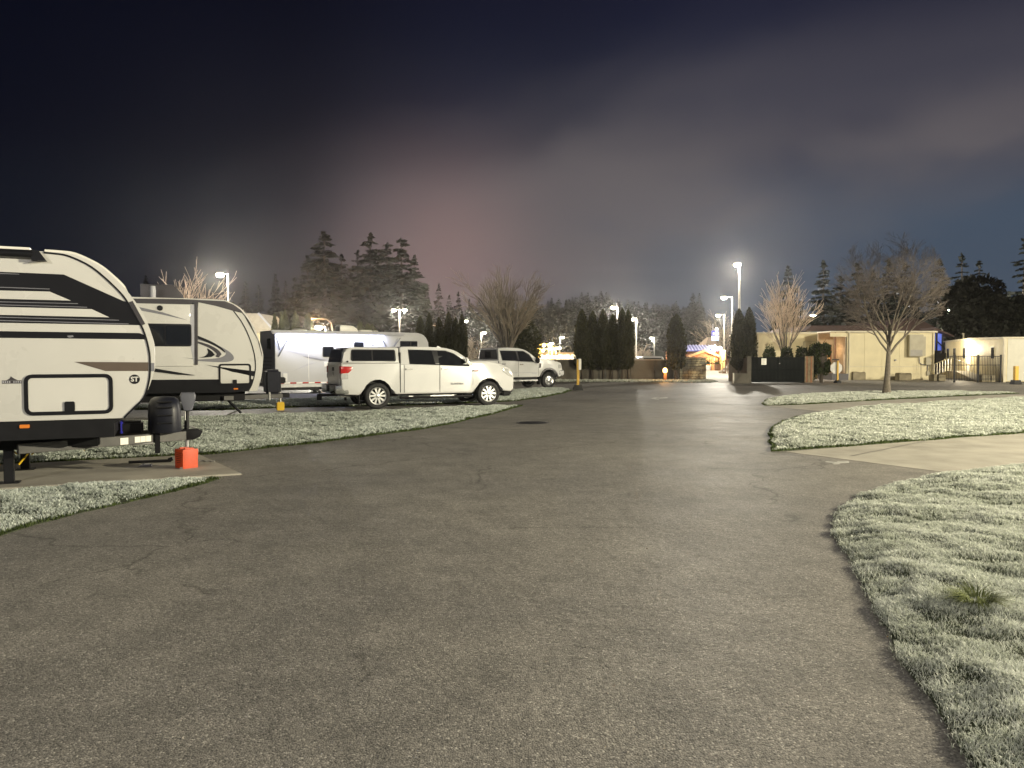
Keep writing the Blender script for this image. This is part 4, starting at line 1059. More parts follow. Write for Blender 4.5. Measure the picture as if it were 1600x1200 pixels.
# ------------------------------------------------------------------ travel trailer with the grey swoosh
def trailer_swoosh():
    S = Side(G(438, 642), 24, 2.40)
    def Z(a, b): return (180 + a / 5.714, 430 + b / 5.714)
    T = thing('travel_trailer', 'black-and-white travel trailer with a grey swoosh and a dark window', 'trailer'); S.place(T)
    y0, y1 = -S.w / 2, S.w / 2
    N = lambda pts: [S.near(*Z(*p)) for p in pts]
    fr = curve2(N([(870, 214), (980, 224), (1060, 256), (1130, 304), (1200, 395), (1280, 560), (1318, 690), (1320, 760), (1308, 890), (1290, 960), (1268, 1036)]), 4)
    zt, zb = fr[0][1], fr[-1][1]; rear = -7.9
    add('body', prism([(rear, zb), (rear, zt - .1), (rear + .1, zt)] + fr, y0, y1, .012), M_WHITE, T)
    def dec(name, pts, mat, layer=1, parent=T, label=None):
        return add(name, prism(N(pts), y0 - .004 * layer, y0 + .01), mat, parent, sharp=0)
    dec('roof_band', [(-400, 195), (150, 208), (600, 213), (980, 232), (1055, 262), (1122, 310), (1190, 400), (1268, 562), (1308, 690), (1312, 735), (1290, 612), (1205, 425), (1130, 338), (1050, 318), (900, 275), (745, 243), (690, 262), (150, 250), (-400, 240)], M_DGREY)
    ln = curve2(N([(1055, 318), (1130, 420), (1190, 540), (1236, 680), (1252, 800), (1243, 890), (1220, 975), (1188, 1034)]), 4)
    add('edge_line', prism(ribbon(ln, .03), y0 - .006, y0 + .01), M_BLACK, T, sharp=0)
    dec('skirt', [(-400, 938), (1240, 928), (1214, 985), (1185, 1034), (1000, 1048), (-400, 1068)], M_BLACK)
    # slide-out and its trim
    q = N([(-200, 262), (700, 262), (700, 812), (-200, 815)])
    so = add('slide_out', prism(q, y0 - .05, y0 + .1, .008), M_WHITE, T)
    q = [S.near(*Z(*p), y0 - .05) for p in ((672, 265), (706, 265), (706, 800), (672, 640))]; add('slide_seal', prism(q, y0 - .055, y0), M_LGREY, so, sharp=0)
    dec('slide_trim', [(700, 240), (742, 243), (737, 300), (737, 800), (715, 802), (712, 300)], M_DGREY, 14)
    wx0, wz0 = S.near(*Z(270, 634), y0 - .05); wx1, wz1 = S.near(*Z(680, 437), y0 - .05)
    w = add('window', prism(rrect(wx0, wx1, wz0, wz1, .06), y0 - .068, y0 - .03), M_BLACK, so)
    xm = S.near(*Z(446, 530), y0 - .05)[0]
    add('pane', prism(rrect(wx0 + .04, xm - .02, wz0 + .05, wz1 - .05, .04), y0 - .074, y0 - .05), M_GLASS, w); add('pane', prism(rrect(xm + .02, wx1 - .04, wz0 + .05, wz1 - .05, .04), y0 - .074, y0 - .05), M_GLASS, w)
    cx, cz = S.near(*Z(400, 294)); add('speaker', lathe([(0, -.09), (.06, -.085), (.075, -.06), (.075, .01)], 20, 'y', (cx, y0, cz)), M_BLKMET, T)
    # graphics
    so_dec = lambda name, pts, mat: add(name, prism([S.near(*Z(*p), y0 - .05) for p in pts], y0 - .054, y0 - .04), mat, so, sharp=0)
    so_dec('grey_wedge', [(150, 270), (420, 330), (645, 402), (420, 352), (150, 300)], M_GREY)
    dec('black_wedge', [(300, 826), (380, 836), (715, 893), (560, 886), (300, 852)], M_BLACK, 13)
    arc = lambda pts: curve2(pts, 4)
    dec('swoosh', arc([(738, 556), (850, 592), (950, 642), (1030, 692), (1060, 738), (1030, 768), (930, 777), (738, 766)]) + arc([(738, 752), (900, 742), (970, 722), (986, 692), (940, 652), (860, 612), (738, 578)]), M_GREY)
    dec('swoosh_line', arc([(738, 540), (860, 592), (950, 648), (985, 690)]) + arc([(975, 690), (930, 655), (850, 612), (738, 566)]), M_BLACK, 2)
    dec('swoosh_shadow', arc([(738, 590), (840, 622), (920, 668), (950, 705)]) + arc([(925, 735), (895, 725), (905, 700), (840, 650), (738, 608)]), M_DGREY, 2)
    dec('swoosh_core', arc([(745, 735), (800, 722), (828, 692), (822, 655), (862, 678), (890, 712)]) + [(860, 730), (800, 736)], M_BLACK, 2)
    so_dec('swoosh_line', [(680, 528), (700, 532), (700, 566), (680, 556)], M_BLACK); so_dec('swoosh', [(680, 576), (700, 582), (700, 600), (680, 590)], M_GREY)
    dec('swoosh_tail', [(595, 735), (738, 746), (738, 756)], M_GREY, 13)
    dec('black_wedge', [(810, 800), (930, 818), (1250, 858), (1245, 905), (1050, 862), (940, 832)], M_BLACK, 3)
    # hatch
    xa, za = S.near(*Z(925, 982)); xb, zb2 = S.near(*Z(1212, 790))
    h = add('hatch', prism(rrect(xa + .02, xb - .02, za + .02, zb2 - .02, .05), y0 - .008, y0 + .01), M_WHITE, T)
    add('frame', ring(rrect(xa, xb, za, zb2, .08), rrect(xa + .05, xb - .05, za + .05, zb2 - .05, .04), y0 - .018, y0 + .01), M_BLACK, h)
    lx, lz = S.near(*Z(1068, 955)); add('latch', prism(rrect(lx - .055, lx + .055, lz - .07, lz + .07, .02), y0 - .03, y0), M_BLKMET, h)
    dec('black_wedge', [(940, 826), (1210, 858), (1210, 892), (1040, 862)], M_BLACK, 3, h)
    lx, lz = S.near(*Z(1077, 1014)); add('marker_light', bx(lx - .06, lx + .06, y0 - .015, y0, lz - .02, lz + .02, .006), M_AMBER, T)
    # roof: air conditioner and vent pipe
    ax0, az0 = S.near(*Z(330, 200), .2); ax1, az1 = S.near(*Z(620, 97), .2)
    add('air_conditioner', prism([(ax0 - .3, zt + .005), (ax1, zt + .005), (ax1 - .05, zt + .18), (ax1 - .3, az1), (ax0 - .3, az1)], -.1, .6, .03), M_DGREY, T)
    vx, vz = S.near(*Z(333, 97), -.6); add('vent_pipe', lathe([(.0, vz), (.07, vz), (.085, vz - .12), (.08, vz - .3), (.07, zt)], 14, 'z', (vx, -.6, 0)), M_LGREY, T)
    # chassis, tongue, propane cover, jack
    add('crossmember', bx(rear + .3, fr[-1][0] - .3, -.8, .8, zb - .28, zb + .02, .02), M_BLKMET, T)
    tz = .47
    for s in (-1, 1):
        p0, p1 = Vector((fr[-1][0] - .9, s * .9, tz)), Vector((0.05, s * .06, tz)); d = p1 - p0
        add('tongue_rail', box((p0 + p1) / 2, (d.length, .07, .13), .006, 1, None, d.to_track_quat('X', 'Z').to_matrix()), M_GRYMET, T)
    add('coupler', bx(-.1, .28, -.06, .06, tz - .06, tz + .08, .02), M_BLKMET, T)
    px0, pz0 = S.near(413, 609, 0); px1, pz1 = S.near(437, 577, 0)
    add('propane_cover', bx(px0, px1, -.33, .33, tz + .06, pz1, .07, 3), pmat('propane_cover_plastic', (0.012, 0.013, 0.020), 0.42), T)
    add('jack_post', tube([(.0, 0, .12), (.0, 0, 1.02)], .035, 10), M_STEEL, T); add('jack_motor', bx(-.08, .16, -.08, .08, .84, 1.04, .03), M_BLKMET, T)
    x, z = S.near(421, 620, -.3); add('spring_bar', tube([(x, -.3, z - .1), (x, -.3, z + .18)], .03, 8), M_STEEL, T)
    for xx in (-5.6, -6.5):
        for s in (-1, 1): wheel(T, xx, s * 1.02, .36, .36, .22, s, 'spoke', .58)
    g = G(366, 637); loc = Matrix.Rotation(-S.a, 3, 'Z') @ (g - S.o)
    for s in (-1, 1): add('stabilizer_leg', tube([(loc.x - .5, s * .6, zb - .1), (loc.x, s * .75, .02)], .035, 6), M_BLKMET, T)
    return S
S2 = trailer_swoosh()
p = G(438, 642); t = thing('jack_block', 'yellow plastic block under the jack of the swoosh trailer', 'jack block', (p.x, p.y, .02), math.radians(24))
add('block', bx(-.11, .11, -.11, .11, 0.001, .25, .015), M_YELLOW, t); add('handle', tube([(-.05, 0, .25), (-.03, 0, .285), (.03, 0, .285), (.05, 0, .25)], .008, 6), M_YELLOW, t)

# ------------------------------------------------------------------ aluminium horse trailer with the lit awning
def horse_trailer():
    o = P(430, 600, 33.2)
    S = Side(o, 34, 2.3); S.o = S.o + S.l * 1.15          # origin on the centre line at the rear
    def Z(a, b): return (390 + a / 6.316, 460 + b / 6.316)
    T = thing('horse_trailer', 'white living-quarters horse trailer with a lit awning', 'trailer'); S.place(T)
    y0, y1 = -1.15, 1.15
    L = S.near(655, 560)[0]; zt = S.near(*Z(262, 352))[1]; zb = S.near(*Z(310, 885))[1]
    nose = curve2([(L - .35, zt), (L + .1, zt - .04), (L + .42, zt - .28), (L + .52, zt - .7), (L + .5, zt - 1.5), (L + .4, zb)], 4)
    add('body', prism([(0, zb), (0, zt)] + nose, y0, y1, .05, 3), pmat('horse_trailer_skin', (.50, .50, .50), .35, var=.04, vscale=.8, coat=.2), T)
    def dec(name, pts, mat, layer=1, parent=T): return add(name, prism([S.near(*Z(*p)) for p in pts], y0 - .004 * layer, y0 + .01), mat, parent, sharp=0)
    def win(name, a, b, c, d, parent=T, pane=True):
        x0, z0 = S.near(*Z(a, d)); x1, z1 = S.near(*Z(b, c)); r = min(.07, (z1 - z0) * .3)
        w = add(name, prism(rrect(x0, x1, z0, z1, r), y0 - .02, y0 + .01), M_BLACK, parent)
        add('pane', prism(rrect(x0 + .03, x1 - .03, z0 + .03, z1 - .03, r * .8), y0 - .026, y0), M_GLASS, w); return w
    win('window', 720, 830, 515, 620)
    x0, z0 = S.near(*Z(1000, 880)); x1, z1 = S.near(*Z(1158, 432))
    dr = add('door', prism(rrect(x0, x1, z0, z1, .05), y0 - .018, y0 + .01), M_WHITE, T); win('window', 1028, 1125, 470, 560, dr)
    dk = add('door_frame', ring(rrect(x0 - .03, x1 + .03, z0 - .03, z1 + .03, .06), rrect(x0 + .005, x1 - .005, z0 + .005, z1 - .005, .05), y0 - .012, y0 + .01), M_LGREY, dr)
    fx0, fz0 = S.near(625, 545); fx1, fz1 = S.near(652, 533)
    w = add('window', prism(rrect(fx0, fx1, fz0, fz1, .05), y0 - .02, y0 + .01), M_BLACK, T)
    xm = (fx0 + fx1) / 2 + .1
    add('pane', prism(rrect(fx0 + .03, xm - .03, fz0 + .04, fz1 - .04, .03), y0 - .026, y0), M_GLASS, w); add('pane', prism(rrect(xm + .03, fx1 - .03, fz0 + .04, fz1 - .04, .03), y0 - .026, y0), M_GLASS, w)
    add('corner_glass', prism(ribbon([(p[0] + .012, p[1]) for p in nose[8:14]], .02), -.75, .75), M_GLASS, T)
    for a, b in ((395, 456), (1218, 480)):
        cx, cz = S.near(*Z(a, b)); add('speaker', lathe([(0, -.03), (.10, -.025), (.12, 0), (.12, .01)], 18, 'y', (cx, y0, cz)), M_LGREY, T)
    for xz in (580, 838, 965):
        a = S.near(*Z(xz, 420)); b = S.near(*Z(xz, 860)); add('panel_joint', bx(a[0] - .012, a[0] + .012, y0 - .008, y0, b[1], a[1], 0), M_TRIM, T, sharp=0)
    dec('grey_wedge', [(330, 545), (450, 568), (770, 640), (790, 662), (640, 640), (470, 590)], M_LGREY); dec('grey_wedge', [(520, 610), (620, 622), (770, 650), (700, 655), (600, 635)], M_GREY, 2)
    dec('grey_wedge', [(420, 760), (560, 690), (700, 660), (560, 705)], M_LGREY)
    dec('meter_box', [(735, 665), (775, 665), (775, 712), (735, 712)], M_TRIM, 6)
    dec('hatch', [(325, 772), (380, 772), (380, 858), (325, 858)], M_LGREY, 2); dec('hatch', [(331, 778), (374, 778), (374, 858), (331, 858)], M_WHITE, 4)
    z = S.near(*Z(500, 873))[1]; k = 0; x = .1
    while x < L + .2:
        add('reflector_strip', bx(x, min(x + .28, L + .3), y0 - .012, y0, z - .03, z + .03), M_RED if k % 2 == 0 else M_TRIM, T, sharp=0); x += .28; k += 1
    add('lower_rail', bx(-.05, L + .3, y0 - .02, y1 + .02, zb - .16, zb - .003, .02), M_STEEL, T)
    add('floor_frame', bx(.2, L - .2, -.8, .8, zb - .3, zb - .15), M_BLKMET, T)
    # rear face: small window and louvres
    rw = add('rear_window', bx(-.03, .01, -.55, -.05, zt - .85, zt - .35, .04, 3), M_GLASS, T)
    for k in range(4): add('louvre', bx(-.03, .01, -.75, .75, zt - 1.25 - .16 * k, zt - 1.19 - .16 * k, .01), M_STEEL, T)
    # awning: case along the roof edge, cloth rolled out a little, arms, light strip
    ca = S.near(*Z(262, 372)); cb = S.near(*Z(1500, 418)); x0, x1 = ca[0], cb[0]
    za = S.near(*Z(600, 400))[1] + .02
    add('awning_case', bx(x0 - .25, x1 + .1, y0 - .20, y0 - .003, za, za + .17, .05, 3), M_LGREY, T)
    M_LED = pmat('led_strip', (.9, .9, 1), .4, var=0, emit=(.72, .78, 1.0), estr=1.6)
    xl = S.near(*Z(1310, 430))[0]
    st = add('light_strip', bx(x0 + .02, xl, y0 - .16, y0 - .12, za - .03, za - .002, .008), M_LED, T)
    ld = bpy.data.lights.new('strip_light', 'AREA'); ld.shape = 'RECTANGLE'; ld.size = xl - x0; ld.size_y = .05; ld.energy = 15; ld.color = (.62, .68, 1.0)
    lo = bpy.data.objects.new('strip_light', ld); link(lo, T); lo.location = ((x0 + xl) / 2, y0 - .20, za - .05); lo.rotation_euler = (math.radians(38), 0, 0)
    for (a, b, c, d) in ((262, 415, 300, 545), (400, 392, 290, 610), (1310, 445, 1352, 512), (1490, 430, 1430, 512)):
        p, q = S.near(*Z(a, b), y0 - .25), S.near(*Z(c, d), y0 - .08)
        add('awning_arm', tube([(p[0], y0 - .25, p[1]), (q[0], y0 - .06, q[1])], .028, 6), M_STEEL, T)
    # roof things
    ax0, ax1, az = S.near(*Z(955, 360))[0], S.near(*Z(1140, 360))[0], zt
    ac = add('air_conditioner', prism([(ax0, zt), (ax1, zt), (ax1 - .05, zt + .16), (ax1 - .25, zt + .30), (ax0 + .1, zt + .34), (ax0, zt + .28)], -.35, .35, .04), M_TRIM, T)
    for k in range(4): add('grille', bx(ax0 - .006, ax0 + .01, -.28, .28, zt + .06 + .05 * k, zt + .085 + .05 * k), M_GREY, ac, sharp=0)
    vx = S.near(*Z(1225, 360))[0]; add('roof_vent', bx(vx - .33, vx + .33, -.33, .33, zt, zt + .12, .05, 3), M_TRIM, T)
    vx = S.near(*Z(1332, 360))[0]; add('antenna', lathe([(.03, zt), (.03, zt + .06), (.17, zt + .07), (.15, zt + .10), (0, zt + .12)], 16, 'z', (vx, 0, 0)), M_TRIM, T)
    vx = S.near(*Z(570, 350))[0]; add('roof_dome', lathe([(.36, zt), (.34, zt + .07), (.2, zt + .13), (0, zt + .15)], 18, 'z', (vx, 0, 0)), M_TRIM, T)
    for xx in (L * .36, L * .36 + .95):
        for s in (-1, 1): wheel(T, xx, s * 1.0, .37, .37, .22, s, 'spoke', .58)
    for s in (-1, 1): add('landing_leg', tube([(L - .2, s * .7, .02), (L - .2, s * .7, zb)], .05, 8), M_BLKMET, T)
    return S
S3 = horse_trailer()

# ------------------------------------------------------------------ pickups
def pickup_shell():
    pass
def pickup_canopy():
    pr, pf = G(590, 639.3), G(764, 632.3)
    deg = 26.0; W = 2.03
    S = Side(pr, deg, W); S.o = S.o + S.l * (W / 2 - .04)
    T = thing('pickup_truck', 'white pickup with a camper shell over its bed, in front of the swoosh trailer', 'pickup'); S.place(T)
    y0, y1 = -W / 2, W / 2
    n = lambda u, v: S.near(u, v)
    NN = lambda pts: [S.near(u, v) for u, v in pts]
    xr = n(533.5, 580)[0]                             # tailgate
    belt = n(680, 567.5)[1]; sill = n(680, 615)[1]; axf = n(764, 612)[0]
    r = .42
    def arch(cx, ra, z0, k=9):
        a0 = math.asin(max(-1, min(1, (z0 - r) / ra)))
        return [(cx + ra * math.cos(a0 + (math.pi - 2 * a0) * i / k), r + .03 + ra * math.sin(a0 + (math.pi - 2 * a0) * i / k) * 1.02) for i in range(k + 1)]
    ra = .535
    nose = axf + 0.98
    low = [(xr, belt)] + [(n(625, 567)[0], belt), (n(738, 567)[0], belt + .0), (n(752, 568)[0], belt - .02), (nose - .62, belt - .06), (nose - .30, belt - .12), (nose - .12, belt - .20), (nose - .03, belt - .34), (nose, belt - .50), (nose + .02, belt - .62), (nose - .0, sill + .10), (nose - .10, sill + .02)]
    low += arch(axf, ra, sill + .02) + [(axf - .62, sill)] + [(.66, sill)] + [(.60, sill + .02)] + arch(0, ra, sill + .0) + [(-.62, sill - .0), (xr + .10, sill + .02), (xr, sill + .22)]
    def taper(co):
        x, y, z = co
        k = 1.0
        if x > axf - .1: k *= 1 - .13 * ((x - axf + .1) / 1.1) ** 2
        if z > belt - .25 and x > axf - .8: k *= 1 - .05 * min(1, (z - belt + .25) / .25)
        # shoulder and tuck-under of the body side
        zz = (z - sill) / (belt - sill)
        k *= 1 - .022 * max(0, (zz - .62) / .38) ** 2 - .018 * max(0, (.3 - zz) / .3) ** 2
        return (x, y * k, z)
    bm = prism(low, y0, y1, .05, 3)
    add('body', bm, M_PAINT, T, taper, 40)
    hood = prism([(n(738, 567)[0] - .2, belt - .05), (n(738, 567)[0] + .1, belt + .075), (axf + .1, belt + .05), (nose - .35, belt - .03), (nose - .14, belt - .14), (nose - .2, belt - .3), (n(738, 567)[0] - .2, belt - .3)], -.66, .66, .06, 3)
    add('hood', hood, M_PAINT, T, None, 40)
    # cab
    zr = n(660, 541.8)[1]; xc = n(626.5, 560)[0]; xw = n(738, 567)[0]
    def tumble(co):
        x, y, z = co; k = max(0, (z - belt) / (zr - belt)); return (x, y * (1 - .15 * k - .012), z)
    cab = [(xc, belt - .06), (xw + .02, belt - .06), (xw + .02, belt + .01)] + curve2(NN([(737, 567), (726, 556.8), (715, 549.2), (704, 545.2), (690, 543), (660, 541.8), (630, 541.6)]), 3) + [(xc, zr - .03)]
    cb = add('cab', prism(cab, y0, y1, .05, 3), M_PAINT, T, tumble, 40)
    C = lambda a, b: (500 + a / 4, 520 + b / 4)
    def glass(name, pts, parent, mat=M_GLASS, t=.012, ty=None):
        return add(name, prism(NN([C(*p) for p in pts]), y0 - t, y0 + .02), mat, parent, ty or tumble)
    g1 = glass('window', [(563, 109), (640, 107), (704, 110), (722, 198), (566, 193)], cb); g2_ = glass('window', [(741, 112), (790, 116), (835, 130), (872, 153), (905, 180), (936, 206), (746, 201)], cb)
    glass('window_trim', [(557, 104), (790, 110), (842, 128), (915, 180), (940, 210), (560, 196)], cb, M_BLACK, .008)
    bmw = B()
    ws = NN([(737.5, 566.5), (726.5, 557), (715.5, 549.5)]);
    vv = []
    for (x, z) in ws:
        k = (z - belt) / (zr - belt); hw = (W / 2) * (1 - .15 * k) - .10; vv.append([bmw.verts.new((x + .03, s * hw, z + .012)) for s in (-1, 1)])
    for a, b in zip(vv, vv[1:]): bmw.faces.new((a[0], a[1], b[1], b[0]))
    add('windshield', bmw, M_GLASS, cb)
    # camper shell
    zc = n(590, 542.3)[1]; xs0, xs1 = n(534, 568)[0], n(541, 543)[0]; xe = n(624.3, 550)[0]
    def ctum(co):
        x, y, z = co; k = max(0, (z - belt) / (zc - belt)); return (x, y * (1 - .11 * k), z)
    cn = add('camper_shell', prism([(xs0, belt + .004)] + curve2([(xs0 + .03, belt + .1), (xs1 - .04, zc - .16), (xs1 + .06, zc - .04), (xs1 + .25, zc)], 3) + [(xe - .05, zc), (xe, zc - .04), (xe, belt + .004)], y0 + .01, y1 - .01, .06, 3), M_PAINT, T, ctum, 40)
    sw = add('window', prism([S.near(*C(*p)) for p in ((206, 103), (466, 105), (474, 112), (476, 172), (468, 179), (202, 177), (193, 168), (198, 112))], y0 - .008, y0 + .03), M_BLACK, cn, ctum)
    for a, b in ((204, 325), (333, 466)): add('pane', prism(NN([C(a, 110), C(b, 110), C(b, 172), C(a, 172)]), y0 - .013, y0 + .02), M_GLASS, sw, ctum)
    # rear hatch glass on the slope
    bmh = B(); dx, dz = xs1 - xs0, zc - belt
    prof = [(.06, .90), (.42, .90), (.90, .80)]
    v = []
    for k, hw in prof:
        x, z = xs0 + .02 + (dx - .04) * k, belt + dz * k * .92; v.append([bmh.verts.new((x - .035, s * hw * (1 - .11 * k), z + .01)) for s in (-1, 1)])
    for a, b in zip(v, v[1:]): bmh.faces.new((a[0], a[1], b[1], b[0]))
    hg = add('rear_hatch', bmh, M_GLASS, cn)
    for s in (-1, 1): add('hinge', box((xs0 + dx * .92 - .02, s * .55, zc - .10), (.08, .07, .10), .01), M_BLKMET, hg)
    add('lock', lathe([(0, -.02), (.03, -.018), (.03, .02)], 10, 'y', (n(543, 564)[0], y0 + .005, belt + .06)), M_BLKMET, cn)
    # tailgate, lamps, bumper, hitch
    tg = add('tailgate', bx(xr - .025, xr + .03, -.80, .80, sill + .30, belt - .02, .02, 2), M_PAINT, T)
    add('handle', bx(xr - .04, xr, -.13, .13, belt - .24, belt - .12, .01), M_BLKMET, tg); add('badge', lathe([(0, xr - .034), (.07, xr - .03), (.07, xr)], 16, 'x', (0, 0, belt - .34)), M_CHROME, tg)
    for s in (-1, 1): add('badge_strip', bx(xr - .032, xr, s * .55 - .09, s * .55 + .09, sill + .36, sill + .39), M_GREY, tg, sharp=0)
    z6 = lambda a, b: (500 + a / 10, 530 + b / 10)
    q = NN([z6(338, 424), z6(500, 428), z6(512, 445), z6(488, 490), z6(438, 532), z6(338, 538)]); q[0] = (xr - .02, q[0][1]); q[-1] = (xr - .02, q[-1][1])
    for s in (1, -1):
        add('tail_light', prism(q, (y0 - .015) * s, (y0 + .24) * s, .015), M_RED, T, taper)
        zz0, zz1 = n(*z6(400, 625))[1], n(*z6(400, 545))[1]
        add('reverse_lamp', bx(xr - .015, n(*z6(440, 600))[0], (y0 - .012) * s, (y0 + .24) * s, zz0, zz1, .012), M_CLEAR, T, taper)
    zb0, zb1 = n(545, 616)[1], n(545, 602)[1]
    rb = add('rear_bumper', prism([(xr - .20, zb0 + .06), (xr - .16, zb0), (xr + .24, zb0), (xr + .26, zb1), (xr - .20, zb1)], y0 + .005, y1 - .005, .04, 3), M_CHROME, T, None)
    add('step_pad', bx(xr - .21, xr - .0, -.5, .5, zb1 - .002, zb1 + .012, .004), M_BLKMET, rb); add('number_plate', bx(xr - .212, xr - .19, -.16, .16, zb0 + .06, zb1 - .02, .004), M_BLKMET, rb)
    add('hitch_receiver', bx(xr - .50, xr + .1, -.05, .05, zb0 - .10, zb0 - .02, .01), M_BLKMET, T); add('tow_ball', lathe([(0, .13), (.05, .10), (.05, .05), (.028, .03), (.028, 0), (0, 0)], 14, 'z', (xr - .46, 0, zb0 - .02)), M_STEEL, T); add('hitch_drop', bx(xr - .55, xr - .40, -.04, .04, zb0 - .22, zb0 - .02, .01), M_BLKMET, T)
    for s in (-1, 1): add('mud_flap', bx(-.60, -.57, s * .74, s * .98, .20, sill + .06, .006), M_BLKMET, T)
    # doors: proud panels with a shut line round each, handles
    cuts = [C(527, 205), C(750, 208), C(962, 212)]
    xs = [n(u, v)[0] for u, v in cuts]
    for i in range(2):
        a, b = xs[i], xs[i + 1]
        d = add('door', prism([(a + .015, sill + .06), (b - .015 - (.16 if i else 0.0), sill + .06), (b - .012, sill + .30), (b - .012, belt - .01), (a + .015, belt - .01)], y0 - .006, y0 + .02), M_PAINT, T, taper)
        hx = n(*C(557, 226))[0] if i == 0 else n(*C(780, 228))[0]; hz = n(*C(557, 226))[1]
        add('handle', bx(hx - .12, hx + .12, y0 - .045, y0 + .02, hz - .022, hz + .022, .015), M_CHROME, d)
        for x in ([a] if i == 0 else [a, b]):
            add('shut_line', bx(x - .007, x + .007, y0 - .004, y0 + .05, sill + .05, belt - .01), M_DGREY, d, taper, sharp=0)
    add('gap', bx(xc - .035, xc - .005, y0 + .012, y0 + .5, sill + .06, belt + .35), M_BLKMET, T)
    # writing on the door and fender badge
    tx, tz = n(*C(857, 318)); bm = text_bm('TUNDRA', .085, .001, .002)
    for v in bm.verts: v.co = Vector((tx + v.co.x * 1.35, y0 - .012 - v.co.z, tz + v.co.y))
    add('lettering', bm, M_GREY, T, sharp=0)
    fx, fz = n(*C(977, 237)); add('fender_badge', bx(fx - .12, fx + .10, y0 - .006, y0 + .04, fz - .03, fz + .03, .006), M_GREY, T, taper); add('badge_strip', bx(fx - .09, fx + .06, y0 - .009, y0 + .03, fz - .012, fz + .012), pmat('dull_red', (.3, .06, .05), .4), T, taper)
    # front lamps, bumper, mirrors, running boards, underbody
    for s in (1, -1):
        add('headlight', prism([(nose - .46, belt - .17), (nose - .20, belt - .20), (nose - .07, belt - .36), (nose - .02, belt - .50), (nose - .22, belt - .44), (nose - .40, belt - .30)], (y0 - .01) * s, (y0 + .35) * s, .02), M_CLEAR, T, taper)
        mx, mz = n(727, 566)
        mr = add('mirror', box((mx, s * (W / 2 + .10), mz + .075), (.13, .20, .17), .045, 3), M_PAINT, T); add('mirror_arm', bx(mx - .04, mx + .06, s * (W / 2 - .14), s * (W / 2 + .04), mz - .02, mz + .03, .01), M_BLKMET, mr)
        rbz = sill - .10
        bd = add('running_board', tube([(.72, s * (W / 2 - .02), rbz), (.9, s * (W / 2 + .02), rbz), (axf - .85, s * (W / 2 + .02), rbz), (axf - .62, s * (W / 2 - .04), rbz)], .045, 10), M_BLKMET, T)
        add('step_plate', bx(n(690, 620)[0] - .42, n(690, 620)[0] + .42, s * (W / 2 - .03), s * (W / 2 + .07), rbz + .02, rbz + .056, .01), M_ALLOY, bd); add('step_plate', bx(1.0, 1.15, s * (W / 2 - .03), s * (W / 2 + .07), rbz + .02, rbz + .05, .01), M_ALLOY, bd)
    add('front_bumper', prism([(nose - .32, sill + .02), (nose - .02, sill - .02), (nose + .06, sill + .10), (nose + .06, sill + .28), (nose - .05, sill + .32), (nose - .30, sill + .32)], y0 + .06, y1 - .06, .04, 3), M_CHROME, T, taper)
    add('front_valance', bx(nose - .36, nose - .02, y0 + .12, y1 - .12, sill - .14, sill + .02, .04), M_BLKMET, T, taper)
    add('underbody', bx(xr + .2, nose - .3, -.70, .70, .40, belt - .15), M_BLKMET, T); add('rear_axle', tube([(0, -.7, r), (0, .7, r)], .08, 8), M_BLKMET, T)
    add('exhaust', tube([(.8, -.5, .40), (-.5, -.62, .42), (xr + .02, -.72, .42)], .035, 8), M_STEEL, T)
    for x in (0, axf):
        for s in (-1, 1): wheel(T, x, s * (W / 2 - .13), r, r, .27, s, 'spoke', .66)
    an = n(703, 544); add('antenna', prism([(an[0] - .1, zr - .01), (an[0] + .06, zr - .01), (an[0] - .06, zr + .05)], -.02, .02, .005), M_PAINT, T)
    return S
S4 = pickup_canopy()

